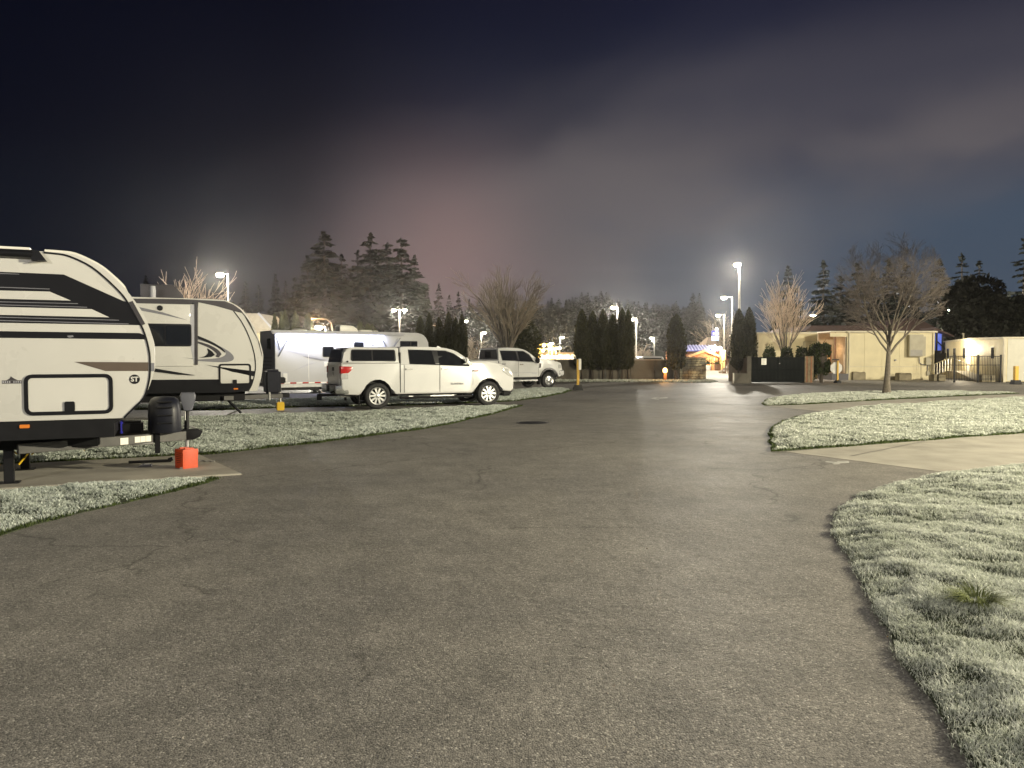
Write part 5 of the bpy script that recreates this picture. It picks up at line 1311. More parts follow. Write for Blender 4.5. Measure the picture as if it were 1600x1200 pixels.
def pickup_dually():
    pf = G(857.5, 606.8); W = 2.05; wb = 4.1
    S = Side(pf, 34, W); S.o = S.o + S.l * (W / 2 - .02) - S.e * wb
    def Z(a, b): return (620 + a / 5.333, 420 + b / 5.333)
    T = thing('pickup_truck', 'white open-bed crew cab pickup with dark wheel arch flares, parked ahead of the horse trailer', 'pickup'); S.place(T)
    y0, y1 = -W / 2, W / 2; n = lambda a, b: S.near(*Z(a, b)); NN = lambda pts: [n(*p) for p in pts]
    r = .435; axf = wb; belt = n(950, 765)[1]; sill = n(1000, 905)[1]; nose = axf + .92; xr = -1.25
    def arch(cx, ra, z0, k=9):
        a0 = math.asin(max(-1, min(1, (z0 - r) / ra)))
        return [(cx + ra * math.cos(a0 + (math.pi - 2 * a0) * i / k), r + .04 + ra * math.sin(a0 + (math.pi - 2 * a0) * i / k)) for i in range(k + 1)]
    xw = n(1172, 752)[0]
    low = [(xr, belt + .02), (xw, belt + .0), (axf - .2, belt + .01), (nose - .35, belt - .06), (nose - .12, belt - .12), (nose - .02, belt - .26), (nose, belt - .55), (nose, sill + .10), (nose - .15, sill)] + arch(axf, .56, sill) + [(axf - .7, sill), (.7, sill)] + arch(0, .56, sill) + [(-.7, sill), (xr, sill + .05)]
    def taper(co):
        x, y, z = co; k = 1 - (.07 * ((x - axf) / .95) ** 2 if x > axf else 0); zz = (z - sill) / (belt - sill); k *= 1 - .02 * max(0, (zz - .7) / .3) ** 2; return (x, y * k, z)
    add('body', prism(low, y0, y1, .04, 3), M_PAINT, T, taper, 40)
    add('hood', prism([(xw - .2, belt - .1), (xw, belt + .10), (axf, belt + .08), (nose - .3, belt + .01), (nose - .1, belt - .2), (xw - .2, belt - .2)], -.68, .68, .06, 3), M_PAINT, T, None, 40)
    xc = n(852, 740)[0]; zr = n(950, 658)[1]
    def tumble(co):
        x, y, z = co; return (x, y * (1 - .13 * max(0, (z - belt) / (zr - belt)) - .012), z)
    cb = add('cab', prism([(xc, belt - .1), (xw + .05, belt - .1), (xw + .03, belt + .02)] + curve2(NN([(1168, 748), (1140, 722), (1100, 690), (1060, 670), (1000, 660), (930, 657), (880, 658)]), 3) + [(xc + .02, zr - .05)], y0, y1, .05, 3), M_PAINT, T, tumble, 40)
    gl = lambda name, pts, mat=M_GLASS, t=.012: add(name, prism(NN(pts), y0 - t, y0 + .02), mat, cb, tumble)
    gl('window_trim', [(866, 680), (1062, 684), (1110, 712), (1158, 782), (1018, 772), (880, 764)], M_BLACK, .007)
    gl('window', [(872, 685), (998, 685), (1010, 764), (886, 760)]); gl('window', [(1014, 688), (1058, 690), (1102, 716), (1148, 776), (1024, 768)])
    bm = B(); k = []
    for f in (.12, .86):
        z = belt + (zr - belt) * f; hw = W / 2 * (1 - .13 * f) - .12; k.append([bm.verts.new((xc - .012 + .01 * f, s * hw, z)) for s in (-1, 1)])
    bm.faces.new((k[0][0], k[0][1], k[1][1], k[1][0])); rw = add('rear_window', bm, pmat('hazy_glass', (.10, .10, .10), .15, var=.2), cb)
    add('slider', bx(xc - .03, xc - .014, -.28, .28, belt + .14, zr - .18, .0), M_GLASS, rw)
    # bed: open box with a floor
    add('bed_liner', bx(xr + .08, xc - .06, y0 + .10, y1 - .10, belt - .45, belt + .022), M_BLKMET, T)
    add('gap', bx(xc - .05, xc - .01, y0 - .004, y0 + .3, sill + .05, belt - .02), M_DGREY, T)
    xs = [xc + .06, n(1014, 800)[0], n(1180, 800)[0]]
    for i in range(2):
        d = add('door', prism([(xs[i] + .012, sill + .05), (xs[i + 1] - .012, sill + .05), (xs[i + 1] - .012, belt - .03), (xs[i] + .012, belt - .03)], y0 - .006, y0 + .02), M_PAINT, T, taper)
        hx, hz = n(890, 793) if i == 0 else n(1038, 797); add('handle', bx(hx - .12, hx + .12, y0 - .04, y0 + .01, hz - .02, hz + .02, .012), M_CHROME, d)
        for x in ([xs[0]] if i == 0 else [xs[1], xs[2]]): add('shut_line', bx(x - .008, x + .008, y0 - .004, y0 + .04, sill + .04, belt - .03), M_DGREY, d, taper, sharp=0)
    zl = n(1000, 866)[1]; add('side_moulding', bx(xs[0], xs[2] - .05, y0 - .014, y0 + .02, zl - .012, zl + .012), M_LGREY, T)
    vx, vz = n(1194, 808); add('fender_vent', prism([(vx - .07, vz - .12), (vx + .05, vz - .10), (vx + .08, vz + .13), (vx - .05, vz + .13)], y0 - .012, y0 + .02), M_DGREY, T)
    lx, lz = n(1150, 873); add('door_badge', bx(lx - .2, lx + .12, y0 - .016, y0 + .01, lz - .02, lz + .015), M_LGREY, T, sharp=0)
    for cx in (axf, 0):
        for s in (1, -1):
            o = arch(cx, .62, sill - .0, 12); i = arch(cx, .545, sill - .02, 12); add('arch_flare', prism(o + i[::-1], (y0 - .05) * s, (y0 + .06) * s, .01), M_DGREY, T)
    for s in (1, -1):
        mx, mz = n(1160, 762); mr = add('mirror', box((mx, s * (W / 2 + .17), mz), (.16, .24, .32), .05, 3), M_BLKMET, T)
        add('mirror_arm', bx(mx - .03, mx + .05, s * (W / 2 - .12), s * (W / 2 + .1), mz - .04, mz + .02, .01), M_BLKMET, mr)
        add('headlight', bx(nose - .32, nose - .02, (y0 - .004) * s, (y0 + .3) * s, belt - .46, belt - .18, .04, 3), M_CLEAR, T, taper)
        rb = add('running_board', bx(.75, axf - .75, s * (W / 2 - .10), s * (W / 2 + .07), sill - .20, sill - .13, .02), M_ALLOY, T)
    add('rocker', bx(.7, axf - .7, -.92, .92, sill - .14, sill + .01), M_BLKMET, T)
    add('front_bumper', bx(nose - .25, nose + .12, y0 + .02, y1 - .02, sill + .06, sill + .36, .05, 3), M_CHROME, T)
    add('mud_flap', bx(axf - .62, axf - .59, y0 + .0, y0 + .25, .22, sill + .05), M_BLKMET, T)
    add('underbody', bx(xr + .1, nose - .2, -.72, .72, .45, belt - .2), M_BLKMET, T); add('rear_bumper', bx(xr - .2, xr, y0 + .05, y1 - .05, sill - .05, sill + .2, .03), M_CHROME, T)
    for s in (-1, 1):
        add('tail_light', bx(xr - .015, xr + .08, s * .86, s * 1.0, belt - .45, belt - .1, .01), M_RED, T)
        wheel(T, axf, s * (W / 2 - .12), r, r, .27, s, 'disc', .60); wheel(T, 0, s * (W / 2 - .02), r, r, .26, s, 'disc', .60)
    return S
S5 = pickup_dually()

# ------------------------------------------------------------------ walls and yard
def box_thing(name, label, cat, loc, rotz=0, group=None): return thing(name, label, cat, loc, rotz, group)
WY = DY(594.8)
def block_wall():
    x0, x1 = -26.0, P(1061, 590, WY).x; H = P(980, 562, WY).z
    t = thing('block_wall', 'long grey concrete block wall behind the cypress row', 'wall', (x0, WY, 0))
    n = 22; w = (x1 - x0) / n
    for k in range(n):
        add('wall_panel', bx(k * w + .012, (k + 1) * w - .012, 0, .20, 0, H - .04 + .008 * ((k * 7) % 3), .012, 1), M_CMU, t)
    add('cap', bx(0, n * w, -.03, .23, H - .036, H + .03, .012), M_CONC, t)
block_wall()
def stone_wall():
    xa, xb = P(1061, 590, WY).x + .02, P(1103, 590, WY).x; H = P(1080, 559, WY).z; w = xb - xa
    t = thing('stone_wall', 'stone-faced wall end beside the lit path', 'wall', (xa, WY - .06, 0))
    add('wall_core', bx(.02, w - .02, .05, .55, 0, H - .02), pmat('mortar', (.10, .09, .07), .95, var=.2), t)
    mats = [pmat('stone_%s' % k, c, .85, var=.2, vscale=4, bump=.6, bscale=18) for k, c in (('tan', (.50, .44, .30)), ('grey', (.36, .33, .25)), ('ochre', (.56, .48, .31)))]
    rg = random.Random(4); z = 0.0; row = 0
    while z < H - .08:
        h = rg.choice((.14, .17, .20)); h = min(h, H - z); x = 0.0
        while x < w - .05:
            l = rg.choice((.22, .30, .38)); l = min(l, w - x)
            if w - x - l < .12: l = w - x
            b = prism(rrect(x + .012, x + l - .012, z + .012, z + h - .012, .03, 2), -.015 - rg.random() * .05, .12, .012, 1)
            add('stone', b, rg.choice(mats), t); x += l
        z += h
    add('coping', bx(-.03, w + .03, -.10, .60, H, H + .05, .015), M_CONC, t)
stone_wall()

def enclosure():
    EY = DY(598.5); x0, x1 = P(1174, 590, EY).x, P(1257, 590, EY).x; H = P(1200, 557, EY).z
    t = thing('bin_enclosure', 'dark slatted bin enclosure with a small white notice on its gate', 'enclosure', (x0, EY, 0)); w = x1 - x0
    md = pmat('dark_green_slat', (.004, .006, .0055), .8, var=.3, vscale=4, spec=.08)
    n = 40
    for k in range(n):
        add('slat', bx(k * w / n + .008, (k + 1) * w / n - .008, 0, .03, .06, H - .02 - .01 * (k % 3)), md, t, sharp=0)
    for z in (.2, H * .5, H - .15): add('rail', bx(0, w, .032, .08, z - .04, z + .04), md, t, sharp=0)
    for x in (w * .5,): add('gate_post', bx(x - .03, x + .03, -.02, .06, .05, H), md, t)
    add('post', bx(-.30, -.02, -.06, .25, 0, H + .02, .02), M_CMU, t)
    # fence of upright boards that closes the side
    for k in range(6): add('board', bx(w + .02 + k * .095, w + .105 + k * .095, .02 + .015 * (k % 2), .06 + .015 * (k % 2), .03, H + .01 + .015 * (k % 2)), M_WOOD if k in (1, 4) else pmat('weathered_board', (.16, .12, .07), .85, var=.3, vscale=5), t, sharp=0)
    for s in (0, 1): add('side_wall', bx(-.2 if s == 0 else w - .02, 0.0 if s == 0 else w + .18, .3, 4.2, 0, H - .1), M_CMU, t)
    add('back_wall', bx(-.2, w + .18, 4.2, 4.4, 0, H - .1), M_CMU, t)
    sx, sz = P(1193.5, 565, EY).x - x0, P(1193.5, 565, EY).z
    sg = add('notice', bx(sx - .16, sx + .16, -.02, -.004, sz - .20, sz + .20, .004), M_TRIM, t)
    for k in range(4): add('print_line', bx(sx - .11, sx + (.11 if k != 2 else .04), -.0235, -.0195, sz + .12 - .08 * k, sz + .14 - .08 * k), M_GREY, sg, sharp=0)
    add('latch', bx(w * .52, w * .52 + .05, -.03, 0, H * .72, H * .72 + .06), M_STEEL, t)
    return t
enclosure()
# short wall beside the pair of cypresses
p0 = P(1147, 590, DY(599)); t = thing('low_wall', 'short grey wall stub at the foot of the paired cypresses', 'wall', (p0.x, p0.y, 0))
add('wall_block', bx(0, .95, 0, .2, 0, .62, .02), M_CMU, t); add('corner_trim', bx(-.05, -.004, -.02, .2, 0, .66, .008), M_TRIM, t)

# ------------------------------------------------------------------ beige modular buildings
M_ROOFD = pmat('dark_red_roof', (.045, .022, .018), .7, var=.2)
def modular(name, label, u0, u1, vt, Y, depth, seam=1.22):
    x0, x1 = P(u0, 560, Y).x, P(u1, 560, Y).x; H = P((u0 + u1) / 2, vt, Y).z; w = x1 - x0
    t = thing(name, label, 'building', (x0, Y, 0))
    n = max(1, round(w / seam)); s = w / n
    for k in range(n): add('wall_panel', bx(k * s + .006, (k + 1) * s - .006, 0, .12, .30, H - .10), M_BEIGE, t, sharp=0)
    add('core', bx(.02, w - .02, .07, depth, .05, H - .06), M_BEIGE, t, sharp=0)
    add('skirting', bx(-.02, w + .02, -.03, .10, .0, .62, .01), M_BEIGE, t, sharp=0)
    add('roof', bx(-.10, w + .10, -.14, depth + .1, H - .12, H, .02), pmat('roof_edge', (.50, .45, .33), .5), t)
    add('gutter', bx(-.10, w + .10, -.24, -.145, H - .13, H - .03, .02), pmat('roof_edge', (.50, .45, .33), .5), t)
    for x in (.10, w - .18): add('downpipe', bx(x, x + .08, -.10, -.035, .15, H - .13, .015), pmat('roof_edge', (.50, .45, .33), .5), t)
    return t, w, H
b1, w1, h1 = modular('modular_building', 'beige modular building behind the bin enclosure and the lit bare tree', 1181, 1296, 519.5, 60, 7)
add('utility_cabinet', bx(w1 * .64, w1 * .80, -.22, -.035, 1.0, 2.9, .03), pmat('cabinet_beige', (.40, .36, .24), .55), b1)
BY = DY(593.4)
b2, w2, h2 = modular('modular_building', 'beige modular building with a wall air conditioner and stone blocks before it', 1323, 1460, 517, BY, 8)
def lx2(u): return P(u, 560, BY).x - b2.location.x
def lz2(v): return P(1400, v, BY).z
M_CAB = pmat('grey_cabinet', (.33, .30, .215), .5, var=.08)
ac = add('wall_air_conditioner', bx(lx2(1416), lx2(1438), -.42, -.034, lz2(557), lz2(523), .03), M_CAB, b2)
add('grille', bx(lx2(1418), lx2(1436), -.432, -.415, lz2(556), lz2(547)), M_GREY, ac, sharp=0)
for k in range(5): add('louvre', bx(lx2(1418.5), lx2(1435.5), -.45, -.43, lz2(555.4 - 1.7 * k), lz2(554.6 - 1.7 * k)), M_CAB, ac, sharp=0)
add('duct', bx(lx2(1438.3), lx2(1443.5), -.25, -.034, lz2(556), lz2(526), .02), M_CAB, b2)
mb = add('meter_box', bx(lx2(1444.5), lx2(1453.5), -.22, -.034, lz2(570.5), lz2(558.5), .02), M_CAB, b2)
add('conduit', tube([(lx2(1435), -.10, lz2(558)), (lx2(1436), -.10, lz2(567)), (lx2(1440), -.10, lz2(569.5)), (lx2(1446), -.10, lz2(569.5))], .03, 6), M_GREY, b2)
add('conduit', tube([(lx2(1449), -.07, lz2(571)), (lx2(1449), -.07, lz2(582))], .025, 6), M_GREY, b2)
add('junction_box', bx(lx2(1447), lx2(1453), -.12, -.034, lz2(587), lz2(580), .01), M_CAB, b2); add('junction_box', bx(lx2(1397), lx2(1400), -.08, -.034, lz2(564), lz2(561.5), .01), M_GREY, b2)
add('band', bx(0, w2, -.02, -.001, lz2(573.5), lz2(572.5)), pmat('roof_edge', (.5, .45, .33)), b2, sharp=0)
# porch recess with a wooden door, between the two
xp0, xp1 = P(1297, 560, BY).x, P(1322.5, 560, BY).x; PW = xp1 - xp0
pt = thing('entrance_porch', 'warm-lit timber porch with a glazed door between the beige buildings', 'porch', (xp0, BY, 0)); M_PORCH = pmat('porch_boards', (.42, .33, .22), .6, var=.15, vscale=3)
add('back_wall', bx(0, PW, 2.2, 2.3, 0, h2 - .1), M_PORCH, pt); add('side_wall', bx(PW - .06, PW - .002, .1, 2.2, 0.3, h2 - .1), M_PORCH, pt)
add('roof', bx(-.05, PW + .0, -.1, 2.3, h2 - .09, h2 - .01), pmat('roof_edge', (.5, .45, .33)), pt); add('post', bx(PW * .28, PW * .28 + .08, -.02, .08, 0, h2 - .1), M_WOOD, pt)
add('beam', bx(0, PW, -.03, .06, h2 - .42, h2 - .12), M_BEIGE, pt)
dr = add('door', bx(PW * .45, PW * .85, 2.14, 2.2, .5, 2.6, .01), M_WOOD, pt); add('pane', bx(PW * .55, PW * .75, 2.12, 2.15, 1.5, 2.4, .01), pmat('lit_pane', (.5, .3, .1), .3, emit=(1, .6, .25), estr=.05), dr)
add('deck', bx(0, PW, -.4, 2.2, 0, .45), M_DGREY, pt)
for k in range(5): add('baluster', bx(.04 + k * .09, .07 + k * .09, -.38, -.35, .45, 1.45), M_BLKMET, pt, sharp=0)
add('handrail', bx(0, .5, -.40, -.33, 1.45, 1.52), M_BLKMET, pt)
wl = add('wall_lamp', bx(.06, .18, 2.0, 2.14, 1.9, 2.15, .02), pmat('porch_lamp', (1, .8, .5), .3, emit=(1, .62, .28), estr=2.0), pt); light(pt, (.45, 1.0, 2.2), 4, (1, .66, .36), .08)
# dark hipped roof and the blue-lit shelter behind
rp = P(1262, 516, 66); rq = P(1468, 516, 66); rw = rq.x - rp.x
t = thing('hall_building', 'low hall with a dark red roof behind the beige buildings', 'building', (rp.x, 66, 0)); zt = P(1360, 517, 66).z; zr = P(1300, 508.5, 66).z
add('wall', bx(.4, rw - .6, .4, 9, 0, zt), M_DGREY, t)
add('roof', prism([(-.2, zt), (rw + .2, zt), (rw * .86, P(1430, 503, 70).z), (rw * .78, P(1420, 500, 70).z), (rw * .66, zr), (.4, zr)], 0, 10, .03), M_ROOFD, t)
sp = P(1462, 560, 62); t = thing('blue_lit_shelter', 'open shelter glowing blue behind the beige building corner', 'shelter', (sp.x, 62, 0)); sw = P(1476, 560, 62).x - sp.x
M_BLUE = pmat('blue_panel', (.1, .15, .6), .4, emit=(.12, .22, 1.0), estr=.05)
add('post', bx(-.05, .08, -.1, 0, 0, 3.9), M_BLKMET, t); add('post', bx(sw * .62, sw * .62 + .1, -.1, 0, 0, 3.5), M_BLKMET, t)
add('blue_panel', bx(.1, sw, .3, .35, 2.2, 3.6), M_BLUE, t); add('roof', prism([(-.3, 3.9), (sw + .5, 3.3), (sw + .5, 3.4), (-.3, 4.05)], -.4, 2, .01), M_ROOFD, t); add('strut', tube([(.0, -.05, 3.0), (sw, -.05, 2.3)], .05, 6), M_BLKMET, t)
add('counter', bx(-.1, sw + .3, -.3, .2, .9, 2.0), M_BLKMET, t)
# long building that runs back from its corner
cA, cB = G(1570.5, 597.3), P(1477.5, 591, 62); L3 = (cB - cA).xy.length; ang = math.atan2(cB.y - cA.y, cB.x - cA.x)
b3 = thing('modular_building', 'long pale modular building behind the picket fence', 'building', (cA.x, cA.y, 0), ang); H3 = P(1570, 526.5, cA.y).z
n = 14; s = L3 / n
for k in range(n): add('wall_panel', bx(k * s + .008, (k + 1) * s - .008, 0, .10, .05, H3 - .1), M_BEIGE, b3, sharp=0)
add('core', bx(.02, L3, -7.5, -.0, .05, H3 - .06) if False else bx(.02, L3, -6, -.002, .05, H3 - .06), M_BEIGE, b3, sharp=0)
add('roof', prism([(-.1, H3 - .1), (L3 + .1, H3 - .1), (L3 + .1, H3 - .02), (L3 * .5, H3 + .10), (-.1, H3)], -6.1, .22), pmat('roof_edge', (.5, .45, .33)), b3)
add('corner_trim', bx(-.06, .10, -.02, .13, 0, H3 - .1), pmat('roof_edge', (.5, .45, .33)), b3)
for f in (.16, .62, .80, .93): 
    wn = add('window', bx(L3 * f - .25, L3 * f + .25, .09, .13, 1.55, 2.35, .01), M_BLACK, b3); add('pane', bx(L3 * f - .2, L3 * f + .2, .12, .145, 1.6, 2.3), M_GLASS, wn)
add('door', bx(L3 * .50, L3 * .58, .09, .13, .6, 2.5, .01), M_TRIM, b3)
lm = add('wall_lamp', bx(L3 * .535 - .15, L3 * .535 + .15, .12, .30, 2.3, 2.52, .03), pmat('wall_lamp_lens', (1, .95, .85), .3, emit=(1, .9, .7), estr=5), b3); light(b3, (L3 * .535, .75, 2.2), 60, (1, .85, .6), .1)
add('ramp', prism([(L3 * .1, .05), (L3 * .95, .05), (L3 * .6, .62), (L3 * .45, .62)], .35, 1.3), M_CONC, b3); add('ramp_rail', tube([(L3 * .15, 1.25, 1.0), (L3 * .5, 1.25, 1.55), (L3 * .6, 1.25, 1.55), (L3 * .92, 1.25, 1.05)], .03, 6), M_TRIM, b3)
for k in range(14): add('rail_post', bx(L3 * (.16 + .055 * k), L3 * (.16 + .055 * k) + .04, 1.23, 1.27, .1, 1.05 + .5 * min(1, .15 * k, .16 * (13 - k) + .1)), M_TRIM, b3, sharp=0)
add('end_wall', bx(-.004, .016, -6, -.1, .1, H3 - .12), pmat('white_end_wall', (.50, .48, .40), .6, var=.06), b3, sharp=0)
we = add('end_window', bx(-.03, .004, -3.2, -2.0, 1.2, 2.3), pmat('pale_frame', (.55, .5, .38)), b3); add('pane', bx(-.04, -.01, -3.1, -2.1, 1.3, 2.2), pmat('pale_blind', (.4, .38, .3), .5), we)
add('vent_pipe', tube([(L3 * .8, -.5, H3 - .05), (L3 * .8, -.5, H3 + .55), (L3 * .8 + .2, -.5, H3 + .55)], .06, 8), M_CAB, b3)
# picket fence
FY = DY(597.5)
fx0, fx1 = P(1479, 560, FY).x, P(1564.5, 560, FY).x; fz = P(1520, 555.5, FY).z; ft = thing('picket_fence', 'black metal picket fence before the long pale building', 'fence', (fx0, FY, 0)); fw = fx1 - fx0
for u in (1492, 1528.5, 1564): x = P(u, 560, FY).x - fx0; add('fence_post', bx(x - .045, x + .045, -.03, .06, 0, fz + .05), M_BLKMET, ft)
for z in (fz - .05, fz - .62, .22): add('rail', bx(0, fw, -.01, .025, z - .02, z + .02), M_BLKMET, ft, sharp=0)
for k in range(34): x = (k + .5) * fw / 34; add('picket', bx(x - .011, x + .011, -.006, .018, .12, fz - .02), M_BLKMET, ft, sharp=0)
# concrete barrier blocks by the buildings
def stone_block(label, u0, u1, vt, vb, mat):
    Y = DY(vb); p = P(u0, 580, Y); w = (u1 - u0) / FPX * Y; h = P(u0, vt, Y).z
    t = thing('concrete_block', label, 'block', (p.x, Y, 0)); pts = [(0, 0), (w, 0), (w, h * .8), (w * .93, h * .96), (w * .55, h * .86), (w * .3, h), (w * .05, h * .97), (0, h * .8)]
    add('block', prism(pts, 0, .6, .03), mat, t)
MB_ = pmat('barrier_concrete', (.26, .225, .15), .9, var=.2, vscale=3, bump=.5)
stone_block('concrete block with a notched top nearest the porch', 1333, 1353, 580.5, 593.6, MB_)
stone_block('concrete block below the wall air conditioner', 1405, 1425, 582.5, 594.4, MB_)
stone_block('concrete block where the picket fence begins', 1459, 1478, 585, 595.5, MB_)
stone_block('brown concrete block inside the picket fence', 1535, 1556, 585, 597, MB_)
# posts and signs
def post_sign():
    Y = DY(598.5); p = P(1308.5, 598, Y); t = thing('stop_sign', 'octagonal sign seen from behind on a timber post in a black base', 'sign', (p.x, Y, 0))
    z = P(1306, 575, Y).z; R = .40
    pts = [(math.cos(math.pi / 8 + k * math.pi / 4) * R - .06, z + math.sin(math.pi / 8 + k * math.pi / 4) * R) for k in range(8)]
    add('sign_plate', prism(pts, .06, .07), pmat('sign_back', (.42, .41, .38), .5, metal=.3), t); add('post', bx(-.05, .05, -.05, .055, .1, z + .45, .01), M_YPAINT, t)
    add('base', lathe([(0, 0), (.24, 0), (.22, .1), (.12, .18), (0, .18)], 14), M_RUB, t)
post_sign()
def yellow_post(label, u, vb, vt, w=.13, base=True, top=True):
    Y = DY(vb); p = P(u, vb, Y); h = P(u, vt, Y).z; t = thing('marker_post', label, 'post', (p.x, Y, 0))
    add('post', bx(-w / 2, w / 2, -w / 2, w / 2, .05, h, .012), M_YPAINT, t)
    if base: add('base', prism([(-.26, 0), (.26, 0), (.17, .26), (-.17, .26)], -.22, .22, .02), M_RUB, t)
    if top:
        add('reflector_panel', bx(w * .2, w * .2 + .13, -w / 2 - .02, .02, h * .66, h + .03, .01), M_TRIM, t)
        add('sign_bracket', bx(-.22, .18, -.02, .02, h + .0, h + .05, .008), M_BLKMET, t)
yellow_post('yellow timber marker post with a black rubber base beside the road', 903, 609.5, 561.5)
yellow_post('yellow bollard before the long pale building corner', 1587, 600.5, 572, .22, True, False)
Y = DY(594); p = P(919, 594, Y); t = thing('bollard', 'thin white bollard before the cypress row', 'bollard', (p.x, Y - .9, 0)); add('post', lathe([(0, 0), (.055, 0), (.055, .98), (.04, 1.02), (0, 1.03)], 12), M_TRIM, t); add('band', lathe([(.057, .8), (.06, .81), (.06, .9), (.057, .91)], 12), M_GREY, t)
Y = DY(596); p = P(1039, 596, Y); t = thing('bollard_light', 'glowing orange bollard light before the grey block wall', 'bollard light', (p.x, Y, 0))
add('post', bx(-.10, .10, -.10, .10, 0, .62, .01), M_WOOD, t); add('lens', lathe([(0, .62), (.14, .62), (.15, .80), (.10, .9), (0, .92)], 14), pmat('bollard_lens', (1, .6, .2), .3, emit=(1, .55, .2), estr=1.1), t); add('cap', bx(-.03, .18, -.03, .03, .3, .75), M_BLKMET, t); light(t, (-.05, -.32, .80), 13, (1, .5, .16), .08)
# parked van behind the wall
p = P(1019, 560, 57); t = thing('parked_van', 'white van roof showing above the grey block wall', 'van', (p.x, 57, 0)); zz = P(1019, 556.6, 57).z
add('body', prism([(-1.7, .35), (1.6, .35), (1.65, .95), (1.0, 1.05), (.62, zz - .04), (.4, zz), (-.62, zz), (-1.2, zz - .1), (-1.7, 1.0)], -.9, .9, .06, 3), M_PAINT, t); add('window', prism([(-1.0, 1.08), (.75, 1.08), (.5, zz - .14), (-.8, zz - .14)], -.915, .9), M_GLASS, t)
for x in (-1.0, 1.0):
    for s in (-1, 1): wheel(t, x, s * .8, .33, .33, .2, s)

# ------------------------------------------------------------------ lodge with the sign tower
LY = 97.0
def lodge():
    x0, x1 = P(1060, 560, LY).x, P(1126, 560, LY).x; o = P(1060, 560, LY); t = thing('timber_lodge', 'timber lodge with a blue metal roof and a gabled porch', 'building', (x0, LY, 0)); w = x1 - x0
    X = lambda u: P(u, 560, LY).x - x0
    Zv = lambda v: P(1100, v, LY).z
    ze, zr = Zv(549), Zv(540)
    add('wall', bx(0, w, .6, 8, 0, ze), pmat('lodge_wall', (.30, .11, .05), .7, var=.2), t)
    rf = add('roof', prism([(0, ze), (0, ze + .1), (0, zr)], 0, .01) if False else slab([(-.5, -.4), (X(1123), -.4), (X(1123), 4), (-.5, 4)], ze, ze + .12), pmat('blue_metal_roof', (.12, .14, .42), .35, metal=.3), t, deform=lambda c: (c.x + (.6 if c.y > 2 else 0), c.y, c.z + (zr - ze) * (c.y + .4) / 4.4))
    for k in range(13):
        x = -.3 + k * (X(1121) + .3) / 13; add('roof_seam', slab([(x, -.4), (x + .12, -.4), (x + .12, 4), (x, 4)], ze + .122, ze + .2), pmat('roof_seam', (.45, .46, .7), .4), rf, deform=lambda c: (c.x + (.6 if c.y > 2 else 0), c.y, c.z + (zr - ze) * (c.y + .4) / 4.4), sharp=0)
    # gabled porch
    ga, gm, gb = X(1074), X(1098), X(1121); za, zm = Zv(555), Zv(548)
    add('gable', prism([(ga, za - .25), (gm, zm - .3), (gb, za - .25), (gb, za - .45), (gm, zm - .9), (ga, za - .45)] if False else [(ga + .3, za - .3), (gm, zm - .2), (gb - .3, za - .3)], -.9, -.75), pmat('lodge_wall', (.30, .11, .05)), t)
    for a, b in (((ga, za - .15), (gm, zm)), ((gm, zm), (gb, za - .15))):
        add('barge_board', prism(ribbon([a, b], .26), -1.2, .5), pmat('barge_board', (.42, .24, .12), .6), t)
    for u in (1077, 1086, 1093, 1104, 1111, 1117):
        add('post', bx(X(u) - .16, X(u) + .16, -.9, -.6, 0, za - .3, .02), pmat('lodge_post', (.36, .16, .07), .6), t)
    add('door_glow', bx(X(1112), X(1119), .5, .58, .3, 2.6), pmat('lit_doorway', (1, .8, .4), .5, emit=(1, .62, .22), estr=.75), t)
    add('window_glow', bx(X(1100), X(1108), .5, .58, 1.0, 2.3), pmat('lit_window', (1, .7, .3), .5, emit=(1, .5, .16), estr=.35), t)
    wl = add('gate_pier', bx(X(1122), X(1128), -1.6, -.4, 0, Zv(547), .03), pmat('pier_plaster', (.6, .42, .2), .7), t)
    lmp = P(1125, 544, LY - 2); add('wall_lamp', lathe([(0, -.2), (.22, -.1), (.25, .1), (0, .25)], 14, 'z', (lmp.x - x0, -2.0, lmp.z)), pmat('wall_lamp_lens', (1, .95, .85), .3, emit=(1, .9, .7), estr=5), t); light(t, (lmp.x - x0, -2.6, lmp.z - .1), 170, (1, .75, .4), .2)
    light(t, (X(1108), -1.8, 2.6), 60, (1, .55, .2), .15)
lodge()
